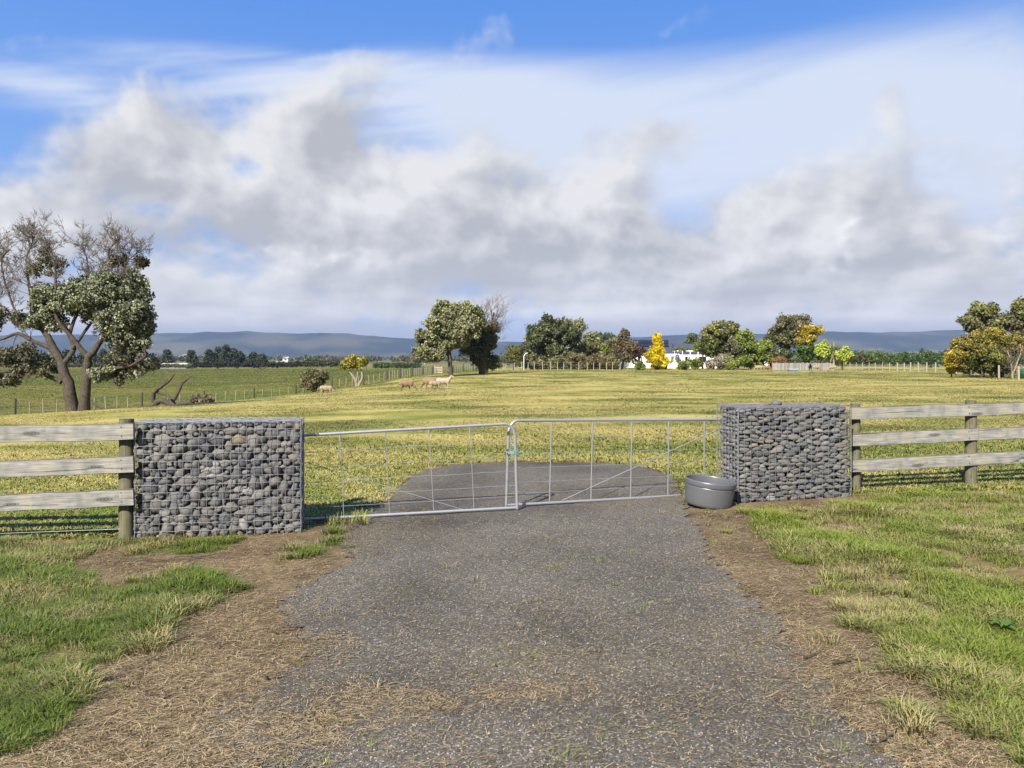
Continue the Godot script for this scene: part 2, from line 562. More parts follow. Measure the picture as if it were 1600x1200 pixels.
func build_ground() -> void:
	var xs := grid_steps([[-6000, -1000, 500], [-1000, -200, 50], [-200, -60, 5], [-60, -20, 0.9], [-20, -7, 0.35], [-7, 8, 0.075], [8, 20, 0.35], [20, 60, 0.9], [60, 200, 5], [200, 1000, 50], [1000, 6000, 500]])
	var zs := grid_steps([[-9000, -1000, 500], [-1000, -300, 35], [-300, -140, 4], [-140, -50, 0.8], [-50, -16, 0.35], [-16, -2, 0.08], [-2, 10, 0.8], [10, 60, 10]])
	var g := Geo.new()
	var nx := xs.size()
	var nz := zs.size()
	var hs := PackedFloat64Array()
	hs.resize(nx * nz)
	for j in nz:
		for i in nx:
			hs[j * nx + i] = ground_h(xs[i], zs[j])
	print("heights ", Time.get_ticks_msec())
	var total := nx * nz
	g.v.resize(total)
	g.n.resize(total)
	g.c.resize(total)
	g.uv.resize(total)
	for j in nz:
		for i in nx:
			var k := j * nx + i
			var i0 := maxi(i - 1, 0)
			var i1 := mini(i + 1, nx - 1)
			var j0 := maxi(j - 1, 0)
			var j1 := mini(j + 1, nz - 1)
			var x := xs[i]
			var z := zs[j]
			var bump := 0.0
			var near := absf(x) < 9.0 and z > -16.5 and z < -2.0
			var c: Color
			var y := hs[k]
			if absf(x) > maxf(0.0, -z) * 0.9 + 25.0 or z > 0.0 or z < -420.0:
				c = Color(0.10, 0.11, 0.03) if z > -420.0 else Color(0.075, 0.085, 0.03).lerp(Color(0.16, 0.14, 0.06), smoothstep(-0.2, 0.4, gn_d.get_noise_2d(x * 0.1, z * 0.1)))
			else:
				c = surf(x, z)[0]
				if near:
					y += gn_c.get_noise_2d(x, z) * 0.012
				elif z > -140.0:
					y += gn_e.get_noise_2d(x, z) * 0.07 * smoothstep(12.0, 25.0, -z)
			g.v[k] = Vector3(x, y, z)
			g.n[k] = Vector3(-(hs[j * nx + i1] - hs[j * nx + i0]) / (xs[i1] - xs[i0]), 1.0, -(hs[j1 * nx + i] - hs[j0 * nx + i]) / (zs[j1] - zs[j0])).normalized()
			g.c[k] = c * 1.25
			g.uv[k] = Vector2(x, z)
	for j in nz - 1:
		for i in nx - 1:
			var a := j * nx + i
			g.ix.append_array(PackedInt32Array([a, a + 1, a + nx + 1, a, a + nx + 1, a + nx]))
	var m := mat(Color.WHITE, 0.95, 0.0, true)
	m.metallic_specular = 0.2
	var nt := NoiseTexture2D.new()
	nt.width = 512
	nt.height = 512
	nt.seamless = true
	nt.noise = noise(0.09, 41, 4)
	var ramp := Gradient.new()
	ramp.set_color(0, Color(0.74, 0.74, 0.74))
	ramp.set_color(1, Color(1, 1, 1))
	nt.color_ramp = ramp
	m.albedo_texture = nt
	m.uv1_scale = Vector3(0.9, 0.9, 1)
	describe(part(self, "ground", g.mesh(m)), "", "", "", "structure")
	print("ground ", Time.get_ticks_msec())

func chip_material() -> StandardMaterial3D:
	const N := 1024
	var cv := noise(0.085, 5, 1, FastNoiseLite.TYPE_CELLULAR)
	cv.cellular_return_type = FastNoiseLite.RETURN_CELL_VALUE
	var cd := noise(0.085, 5, 1, FastNoiseLite.TYPE_CELLULAR)
	cd.cellular_return_type = FastNoiseLite.RETURN_DISTANCE2_SUB
	var nf := noise(0.02, 77, 3)
	var ht := PackedByteArray()
	ht.resize(N * N)
	var t := tex(N, N, func(x, y):
		var v := cv.get_noise_2d(x, y) * 0.5 + 0.5
		var e := smoothstep(-1.0, -0.72, cd.get_noise_2d(x, y))
		var pick := fposmod(v * 7.31, 1.0)      # each chip is its own mineral: a random grey, unrelated to its relief
		ht[y * N + x] = int(clampf(e * (0.55 + 0.45 * fposmod(v * 3.77, 1.0)), 0.0, 1.0) * 255.0)
		var b := lerpf(0.07, 0.20, pick) * (0.93 + 0.1 * nf.get_noise_2d(x, y))
		if pick > 0.94: b = 0.34
		var warm := fposmod(v * 13.7, 1.0)
		var c := Color(b * (1.05 + 0.2 * warm), b * (1.0 + 0.1 * warm), b * (0.96 - 0.16 * warm))
		return c.linear_to_srgb())
	var m := mat(Color.WHITE, 0.9, 0.0, true)
	m.metallic_specular = 0.3
	m.albedo_texture = t
	m.heightmap_enabled = true
	m.heightmap_texture = ImageTexture.create_from_image(Image.create_from_data(N, N, false, Image.FORMAT_L8, ht))
	m.heightmap_scale = 1.1
	m.uv1_scale = Vector3(1.25, 1.25, 1)
	return m

func build_driveway() -> void:
	var g := Geo.new()
	var step := 0.03
	var x0 := -4.0
	var z0 := -14.6
	var nx := int(8.5 / step)
	var nz := int(13.0 / step)
	var id := PackedInt32Array()
	id.resize((nx + 1) * (nz + 1))
	id.fill(-1)
	for j in nz + 1:
		for i in nx + 1:
			var x := x0 + i * step
			var z := z0 + j * step
			var p := Vector2(x, z) + Vector2(gn_c.get_noise_2d(x * 2.5, z * 2.5), gn_c.get_noise_2d(x * 2.5 + 40.0, z * 2.5)) * 0.12
			if Geometry2D.is_point_in_polygon(p, drive_poly):
				var lum := 0.86 + 0.3 * gn_a.get_noise_2d(x * 2.6, z * 1.4) + 0.3 * gn_b.get_noise_2d(x * 1.2, z * 1.2) + 0.06 * cos(x * 3.6)
				var dust := smoothstep(0.0, 0.5, gn_a.get_noise_2d(x * 3.0 + 9.0, z * 3.0))
				var y := ground_h(x, z) + 0.013 + gn_c.get_noise_2d(x, z) * 0.012
				id[j * (nx + 1) + i] = g.vert(Vector3(x, y, z), Vector3.UP, Color(lum * (1.0 + 0.05 * dust), lum, lum * (1.0 - 0.1 * dust)), Vector2(x, z))
	for j in nz:
		for i in nx:
			var a := id[j * (nx + 1) + i]
			var b := id[j * (nx + 1) + i + 1]
			var c := id[(j + 1) * (nx + 1) + i + 1]
			var d := id[(j + 1) * (nx + 1) + i]
			if a >= 0 and b >= 0 and c >= 0 and d >= 0:
				g.ix.append_array(PackedInt32Array([a, b, c, a, c, d]))
	describe(part(self, "driveway", g.mesh(chip_material())), "", "", "", "structure")

func tuft_mesh(s: int, blades: int, spread: float, lean: float, width: float) -> ArrayMesh:
	var rng := RandomNumberGenerator.new()
	rng.seed = s
	var g := Geo.new()
	for i in blades:
		var a := rng.randf() * TAU
		var o := Vector3(cos(a), 0, sin(a)) * spread * sqrt(rng.randf())
		var dir := Vector3(cos(a + rng.randf_range(-1, 1)), 0, sin(a + rng.randf_range(-1, 1)))
		var side := dir.cross(Vector3.UP)
		side = side.rotated(Vector3.UP, rng.randf_range(-0.8, 0.8))
		var h := rng.randf_range(0.55, 1.0)
		var l := lean * rng.randf_range(0.3, 1.3)
		var w := width * rng.randf_range(0.7, 1.2)
		var tint := rng.randf_range(0.8, 1.15)
		var c := Color(tint * rng.randf_range(0.9, 1.15), tint, tint * rng.randf_range(0.8, 1.1))
		var p0 := o - Vector3.UP * 0.05
		var p1 := o + Vector3.UP * h * 0.55 + dir * l * 0.3
		var p2 := o + Vector3.UP * h * (1.0 - l * 0.35) + dir * l
		var nn := (dir * -0.4 + Vector3.UP).normalized()
		var k := g.vert(p0 - side * w, nn, c)
		g.vert(p0 + side * w, nn, c)
		g.vert(p1 - side * w * 0.85, nn, c)
		g.vert(p1 + side * w * 0.85, nn, c)
		g.vert(p2, nn, c)
		g.quad(k, k + 1, k + 3, k + 2)
		g.tri(k + 2, k + 3, k + 4)
	return g.mesh()

func straw_mesh(s: int) -> ArrayMesh:
	var rng := RandomNumberGenerator.new()
	rng.seed = s
	var g := Geo.new()
	var bend := rng.randf_range(-0.2, 0.2)
	var k := -1
	for i in 4:
		var t := i / 3.0
		var p := Vector3(t - 0.5, 0.03 + 0.05 * sin(t * PI) * rng.randf_range(0.2, 1.0), bend * sin(t * PI))
		var w := 0.014 * (1.0 - 0.4 * t)
		var a := g.vert(p + Vector3(0, 0, w), Vector3.UP)
		g.vert(p - Vector3(0, 0, w), Vector3.UP)
		if i: g.quad(a - 2, a - 1, a + 1, a)
	return g.mesh()

func leafy(back := 0.35, rough := 0.6) -> StandardMaterial3D:
	var m := mat(Color.WHITE, rough, 0.0, true)
	m.metallic_specular = 0.35
	m.backlight_enabled = true
	m.backlight = Color(back, back, back * 0.6)
	return m

func build_grass() -> void:
	var rng := RandomNumberGenerator.new()
	rng.seed = 2024
	var blade := leafy(0.4, 0.55)
	# verge in front of the fences
	var kinds := [tuft_mesh(1, 12, 0.55, 0.95, 0.026), tuft_mesh(2, 10, 0.7, 1.25, 0.024), tuft_mesh(3, 13, 0.5, 0.75, 0.022)]
	var xf := [[], [], []]
	var cl := [[], [], []]
	var got := 0
	for i in 120000:
		var d := rng.randf_range(2.9, 10.6)
		var x := rng.randf_range(-0.72, 0.72) * d
		var s := surf(x, -d)
		if beyond_line(x, -d) > -0.02: continue
		var patch := gn_b.get_noise_2d(x * 1.1 + 5.0, -d * 1.1)
		var left := x < -1.0
		if s[1] < 0.5:
			if rng.randf() > 0.006: continue
		elif rng.randf() > s[1] * s[1] * smoothstep(-0.4, 0.25, patch + 0.12 + gn_c.get_noise_2d(x * 1.5, -d * 1.5) * 0.4): continue
		var k := rng.randi() % 3
		var h := rng.randf_range(0.035, 0.095) * (1.0 + maxf(0.0, patch) * 1.1)
		if s[1] < 0.5: h *= 0.7
		var dry := smoothstep(-0.1, 0.55, gn_b.get_noise_2d(x * 1.8 + 31.0, -d * 1.8) + rng.randf_range(-0.55, 0.55) + (-0.06 if left else 0.06))
		var green := Color(0.07, 0.115, 0.017).lerp(Color(0.125, 0.16, 0.026), rng.randf())
		if left: green = green * 0.95
		else: green = green.lerp(Color(0.19, 0.235, 0.03), 0.55)
		var c := green.lerp(Color(0.29, 0.24, 0.12), dry * 0.9)
		var b := Basis(Vector3.UP, rng.randf() * TAU).scaled(Vector3(h * 1.15, h, h * 1.15))
		xf[k].append(Transform3D(b, on_ground(x, -d)))
		cl[k].append(c)
		got += 1
	for k in 3:
		describe(many(self, "verge_grass", kinds[k], blade, xf[k], cl[k]), ["short green and dry grass tufts on the roadside verge", "loose arching grass blades on the roadside verge", "upright grass blades on the roadside verge"][k], "grass", "", "stuff")
	# paddock behind the gate
	xf = [[], []]
	cl = [[], []]
	var pk := [tuft_mesh(11, 9, 0.6, 0.8, 0.05), tuft_mesh(12, 7, 0.9, 1.1, 0.06)]
	for i in 250000:
		var q := rng.randf()
		var d := 8.0 * pow(140.0 / 8.0, q)
		var x := rng.randf_range(-0.68, 0.68) * d
		var b := beyond_line(x, -d)
		if b < 0.05: continue
		var lf := left_field(x, -d) if d > 25.0 else 0.0
		var s := surf(x, -d)
		if rng.randf() > s[1]: continue
		if d < 15.0 and Geometry2D.is_point_in_polygon(Vector2(x, -d), drive_poly): continue
		var k := rng.randi() % 2
		var size := rng.randf_range(0.035, 0.07) * (1.0 + d / 55.0)
		var hh := size * (0.85 if d < 20.0 else 0.5) * (1.3 if lf > 0.5 else 1.0)
		var c: Color = s[0]
		c = c * rng.randf_range(0.85, 1.35)
		if rng.randf() < 0.012:
			c = Color(0.05, 0.065, 0.018)
			hh *= 1.9
		elif rng.randf() < 0.25: c = c.lerp(Color(0.36, 0.31, 0.13), 0.6)
		elif b < 6.0 and rng.randf() < 0.4: c = c.lerp(Color(0.12, 0.19, 0.02), 0.7)
		xf[k].append(Transform3D(Basis(Vector3.UP, rng.randf() * TAU).scaled(Vector3(size * 1.5, hh, size * 1.5)), on_ground(x, -d)))
		cl[k].append(c)
	for i in 60000:                # the rough lower field goes on to the hedges
		var d := 125.0 * pow(310.0 / 125.0, rng.randf())
		var x := (rng.randf_range(-120.0, 800.0) - 800.0) / FOCAL * d
		if left_field(x, -d) < 0.9: continue
		var c: Color = surf(x, -d)[0]
		var k := rng.randi() % 2
		var size := rng.randf_range(0.12, 0.26) * d / 130.0
		xf[k].append(Transform3D(Basis(Vector3.UP, rng.randf() * TAU).scaled(Vector3(size * 1.7, size * 0.55, size * 1.7)), on_ground(x, -d)))
		cl[k].append(c * rng.randf_range(1.0, 1.6))
	for k in 2:
		describe(many(self, "paddock_grass", pk[k], blade, xf[k], cl[k]), ["short mown yellow green grass covering the paddock", "flattened dry mown grass strewn over the paddock"][k], "grass", "", "stuff")
	print("grass ", got, " ", Time.get_ticks_msec())

func build_straw() -> void:
	var rng := RandomNumberGenerator.new()
	rng.seed = 99
	var m := mat(Color.WHITE, 0.8, 0.0, true)
	m.metallic_specular = 0.25
	var heaps := []
	for q in [[565, 1090, 0.26, 1.0], [590, 1110, 0.3, 0.8], [530, 1120, 0.25, 0.6], [830, 1082, 0.22, 0.9], [790, 1088, 0.2, 0.5], [700, 1095, 0.35, 0.35], [470, 1140, 0.3, 0.5], [330, 1150, 0.45, 1.0], [260, 1180, 0.5, 1.0], [900, 1080, 0.3, 0.3], [450, 1000, 0.3, 0.8], [700, 800, 0.5, 0.35], [900, 788, 0.5, 0.3], [640, 812, 0.4, 0.4], [1200, 960, 0.25, 0.5], [1290, 1060, 0.3, 0.6]]:
		var p := ground_px(q[0], q[1])
		heaps.append([p.x, p.z, q[2], q[3]])
	var kinds := [straw_mesh(1), straw_mesh(2), straw_mesh(3)]
	var xf := [[], [], []]
	var cl := [[], [], []]
	var inner: PackedVector2Array = Geometry2D.offset_polygon(drive_poly, -0.32)[0]
	var inner2: PackedVector2Array = Geometry2D.offset_polygon(drive_poly, -0.1)[0]
	for i in 270000:
		var d := 2.9 * pow(12.5 / 2.9, rng.randf())
		var x := rng.randf_range(-0.68, 0.68) * d
		var on_drive := Geometry2D.is_point_in_polygon(Vector2(x, -d), drive_poly)
		var lift := 0.0
		var chance := 0.0
		if on_drive:
			var edge := 0.0 if Geometry2D.is_point_in_polygon(Vector2(x, -d), inner) else 0.45
			if edge > 0.0 and not Geometry2D.is_point_in_polygon(Vector2(x, -d), inner2): edge = 0.9
			chance = edge * smoothstep(-0.35, 0.3, gn_c.get_noise_2d(x * 0.9, -d * 0.9)) + 0.10 + 0.10 * smoothstep(0.0, 0.5, gn_b.get_noise_2d(x * 1.3, -d * 2.6))
			for h in heaps:
				var e := Vector2((x - h[0]) / (h[2] * 1.5), (-d - h[1]) / (h[2] * 0.7)).length()
				chance += h[3] * smoothstep(1.1, 0.2, e + gn_c.get_noise_2d(x * 3.0, -d * 3.0) * 0.5)
			lift = 0.012
		else:
			var s := surf(x, -d)
			chance = s[2] if beyond_line(x, -d) < 0.0 else s[2] * 0.8
		if rng.randf() > chance: continue
		var l := rng.randf_range(0.02, 0.085) if not on_drive else rng.randf_range(0.012, 0.06)
		if rng.randf() < 0.05: l *= 2.0
		var t := rng.randf()
		var c := Color(0.06, 0.044, 0.03).lerp(Color(0.19, 0.14, 0.085), t)
		if rng.randf() < 0.42: c = Color(0.27, 0.205, 0.11).lerp(Color(0.50, 0.41, 0.25), rng.randf() * rng.randf())
		var b := Basis(Vector3.UP, rng.randfn(0.2, 0.75) if rng.randf() < 0.6 else rng.randf() * TAU) * Basis(Vector3.FORWARD, rng.randf_range(-0.12, 0.12))
		var wd := clampf(0.0036 / (0.028 * l), 1.0, 7.0)
		var k := rng.randi() % 3
		xf[k].append(Transform3D(b * Basis.from_scale(Vector3(l, l, l * wd)), on_ground(x, -d) + Vector3.UP * (lift + rng.randf() * 0.008)))
		cl[k].append(c)
	for k in 3:
		describe(many(self, "dry_straw", kinds[k], m, xf[k], cl[k]), ["brown and pale straw littering the drive edges", "bent dry straw strewn over gravel and soil", "thin straw stalks scattered over drive and verge"][k], "straw", "", "stuff")
	# loose chips
	var st := stone_mesh(71, 0)
	var xs := []
	var cs := []
	for i in 16000:
		var d := rng.randf_range(2.9, 9.0)
		var x := rng.randf_range(-0.66, 0.66) * d
		if not Geometry2D.is_point_in_polygon(Vector2(x, -d), drive_poly): continue
		var r := rng.randf_range(0.003, 0.0068)
		xs.append(Transform3D(Basis.from_euler(Vector3(rng.randf() * TAU, rng.randf() * TAU, 0)).scaled(Vector3(r, r * 0.7, r)), on_ground(x, -d) + Vector3.UP * (0.013 + gn_c.get_noise_2d(x, -d) * 0.012 + r * 0.3)))
		var b := lerpf(0.06, 0.26, rng.randf() * rng.randf())
		cs.append(Color(b * rng.randf_range(1.05, 1.2), b, b * rng.randf_range(0.75, 0.95)))
	describe(many(self, "gravel_chips", st, mat(Color.WHITE, 0.85, 0.0, true), xs, cs), "loose grey gravel chips lying on the sealed drive", "gravel", "", "stuff")

# an uneven pebble of unit radius: an icosahedron divided once or twice, pushed about by noise
func stone_mesh(s: int, level := 1) -> ArrayMesh:
	var t := (1.0 + sqrt(5.0)) / 2.0
	var v: Array[Vector3] = []
	for p in [[-1, t, 0], [1, t, 0], [-1, -t, 0], [1, -t, 0], [0, -1, t], [0, 1, t], [0, -1, -t], [0, 1, -t], [t, 0, -1], [t, 0, 1], [-t, 0, -1], [-t, 0, 1]]:
		v.append(Vector3(p[0], p[1], p[2]).normalized())
	var f := [[0, 11, 5], [0, 5, 1], [0, 1, 7], [0, 7, 10], [0, 10, 11], [1, 5, 9], [5, 11, 4], [11, 10, 2], [10, 7, 6], [7, 1, 8], [3, 9, 4], [3, 4, 2], [3, 2, 6], [3, 6, 8], [3, 8, 9], [4, 9, 5], [2, 4, 11], [6, 2, 10], [8, 6, 7], [9, 8, 1]]
	for l in level:
		var mid := {}
		var nf := []
		for q in f:
			var m := []
			for e in 3:
				var a: int = q[e]
				var b: int = q[(e + 1) % 3]
				var key := Vector2i(mini(a, b), maxi(a, b))
				if not mid.has(key):
					mid[key] = v.size()
					v.append((v[a] + v[b]).normalized())
				m.append(mid[key])
			nf.append_array([[q[0], m[0], m[2]], [q[1], m[1], m[0]], [q[2], m[2], m[1]], [m[0], m[1], m[2]]])
		f = nf
	var nz := noise(0.7, s, 2)
	var rng := RandomNumberGenerator.new()
	rng.seed = s
	var cut := []
	for i in 7:
		cut.append([Vector3(rng.randfn(), rng.randfn(), rng.randfn()).normalized(), rng.randf_range(0.62, 0.92)])
	var pos := PackedVector3Array()
	for p in v:
		var q := p * (1.0 + nz.get_noise_3dv(p * 1.3) * 0.35)
		for c in cut:                       # worn flats
			var over: float = q.dot(c[0]) - c[1]
			if over > 0.0: q -= c[0] * over * 0.8
		pos.append(q)
	var nor := PackedVector3Array()
	nor.resize(v.size())
	for q in f:
		var n := (pos[q[1]] - pos[q[0]]).cross(pos[q[2]] - pos[q[0]])
		if n.dot(pos[q[0]]) < 0.0: n = -n
		for e in 3: nor[q[e]] += n
	var g := Geo.new()
	for i in v.size():
		g.vert(pos[i], nor[i].normalized(), Color.WHITE, Vector2(pos[i].x, pos[i].y))
	for q in f: g.tri(q[0], q[1], q[2])
	return g.mesh()

# ---------------------------------------------------------------- gabions, gates, rail fences, tub
var stone_kinds: Array[ArrayMesh] = []
var stone_mats: Array[StandardMaterial3D] = []
var zinc: StandardMaterial3D
var wire_mat: StandardMaterial3D
var board_mat: StandardMaterial3D
var post_mat: StandardMaterial3D

func speckle(freq: float, lo: float, s: int) -> NoiseTexture2D:
	var nt := NoiseTexture2D.new()
	nt.width = 256
	nt.height = 256
	nt.seamless = true
	nt.noise = noise(freq, s, 5)
	var r := Gradient.new()
	r.set_color(0, Color(lo, lo, lo))
	r.set_color(1, Color(1, 1, 1))
	nt.color_ramp = r
	return nt

func wood_texture(s: int, knots: int, dark: float) -> ImageTexture:
	var n1 := noise(0.03, s, 4)
	var n2 := noise(0.012, s + 1, 3)
	var rng := RandomNumberGenerator.new()
	rng.seed = s
	var ks := []
	for i in knots:
		ks.append(Vector3(rng.randf_range(40, 980), rng.randf_range(20, 108), rng.randf_range(5, 9)))
	return tex(1024, 128, func(x, y):
		var yy := float(y)
		var ring := 0.0
		for k in ks:
			var dx: float = (x - k.x) / 3.2
			var dy: float = yy - k.y
			var q := sqrt(dx * dx * 0.55 + dy * dy)
			yy += dy / maxf(q, 1.0) * 16.0 * exp(-q / 14.0)
			if q < k.z * 1.6: ring = maxf(ring, smoothstep(k.z * 1.6, k.z * 0.7, q) * (0.55 + 0.4 * sin(q * 1.9)))
		var g := n1.get_noise_2d(x * 0.22, yy * 3.4) * 0.5 + n1.get_noise_2d(x * 0.06 + 300.0, yy * 8.0) * 0.45
		var st := n2.get_noise_2d(x * 1.0, y * 0.6)
		var v := 0.78 + g * 0.26 + st * 0.14
		var crack := smoothstep(0.46, 0.6, n1.get_noise_2d(x * 0.035 + 900.0, yy * 4.0))
		v *= 1.0 - crack * dark
		v *= 1.0 - ring * 0.55
		var c := Color(v, v * (0.985 - 0.03 * st), v * (0.955 - 0.10 * maxf(0.0, st)))
		if st > 0.28: c = c.lerp(Color(v * 0.9, v * 0.86, v * 0.62), smoothstep(0.28, 0.6, st) * 0.4)    # lichen stain
		return c)

func front_materials() -> void:
	for i in 8: stone_kinds.append(stone_mesh(300 + i, 1))
	var grain := speckle(0.05, 0.68, 61)
	for c in [[0.088, 0.089, 0.086], [0.108, 0.106, 0.096], [0.075, 0.077, 0.078], [0.125, 0.12, 0.105], [0.098, 0.092, 0.078], [0.142, 0.136, 0.12], [0.066, 0.07, 0.075], [0.118, 0.108, 0.09], [0.095, 0.098, 0.098], [0.11, 0.105, 0.09], [0.20, 0.197, 0.185], [0.16, 0.125, 0.08]]:
		var m := mat(lin(lerpf(c[0], c[1], 0.3) * 1.38, c[1] * 1.39, lerpf(c[2], c[1], 0.3) * 1.43), 0.82)
		m.metallic_specular = 0.35
		m.albedo_texture = grain
		m.uv1_triplanar = true
		m.uv1_scale = Vector3(0.8, 0.8, 0.8)
		stone_mats.append(m)
	zinc = mat(lin(0.30, 0.315, 0.335), 0.45, 0.55)
	zinc.roughness_texture = speckle(0.02, 0.6, 8)
	zinc.uv1_triplanar = true
	zinc.uv1_scale = Vector3(4, 4, 4)
	wire_mat = mat(lin(0.19, 0.20, 0.235), 0.5, 0.4)
	board_mat = mat(lin(0.315, 0.32, 0.325), 0.88)
	board_mat.albedo_texture = wood_texture(5, 3, 0.5)
	board_mat.uv1_scale = Vector3(0.42, 3.3, 1)
	board_mat.metallic_specular = 0.25
	post_mat = mat(lin(0.17, 0.168, 0.125), 0.9)
	post_mat.albedo_texture = wood_texture(9, 2, 0.75)
	post_mat.uv1_scale = Vector3(1, 1, 1)
	post_mat.metallic_specular = 0.2

# stones lying side by side in a panel w by h: [x, y, half width, half height, turn]
func pack_panel(w: float, h: float, s: int, flat: float, big: float) -> Array:
	var rng := RandomNumberGenerator.new()
	rng.seed = s
	var got := []
	for pass_no in 4:
		var tries: int = [500, 2200, 4500, 5000][pass_no]
		for i in tries:
			var r: float = big * [rng.randf_range(0.8, 1.1), rng.randf_range(0.58, 0.82), rng.randf_range(0.42, 0.58), rng.randf_range(0.27, 0.4)][pass_no]
			if pass_no == 0 and got.size() > w * h * 26.0: break
			var rx := r * rng.randf_range(0.95, 1.25)
			var ry := r / flat * rng.randf_range(0.8, 1.12)
			if flat < 1.3 and rng.randf() < 0.22:
				var t := rx
				rx = ry
				ry = t
			var x := rng.randf_range(rx * 0.85, w - rx * 0.85)
			var y := rng.randf_range(ry * 0.85, h - ry * 0.85)
			var ok := true
			for q in got:
				var dx: float = (x - q[0]) / (rx + q[2])
				var dy: float = (y - q[1]) / (ry + q[3])
				if dx * dx + dy * dy < 0.64:
					ok = false
					break
			if ok: got.append([x, y, rx, ry, rng.randf_range(-0.3, 0.3)])
	return got

func wire_panel(parent: Node, o: Vector3, u: Vector3, v: Vector3, nu: int, nv: int, nrm: Vector3, s: int, bulge := 0.0) -> void:
	var rng := RandomNumberGenerator.new()
	rng.seed = s
	var g := Geo.new()
	for i in nu + 1:
		var pts := []
		for j in nv * 2 + 1:
			pts.append(o + u * (float(i) / nu) + v * (j / (nv * 2.0)) + nrm * rng.randf_range(-0.003, 0.004) + u.normalized() * rng.randf_range(-0.0035, 0.0035) + nrm * bulge * sin(PI * i / nu) * sin(PI * j / (nv * 2.0)))
		var r := []
		r.resize(pts.size())
		r.fill(0.0024 if i > 0 and i < nu else 0.0038)
		g.tube(pts, r, 5, Color.WHITE, false)
	for j in nv + 1:
		var pts := []
		for i in nu * 2 + 1:
			pts.append(o + u * (i / (nu * 2.0)) + v * (float(j) / nv) + nrm * (0.004 + rng.randf_range(-0.003, 0.004)) + v.normalized() * rng.randf_range(-0.0035, 0.0035) + nrm * bulge * sin(PI * i / (nu * 2.0)) * sin(PI * j / nv))
		var r := []
		r.resize(pts.size())
		r.fill(0.0024 if j > 0 and j < nv else 0.0038)
		g.tube(pts, r, 5, Color.WHITE, false)
	part(parent, "wire_panel", g.mesh(), wire_mat)

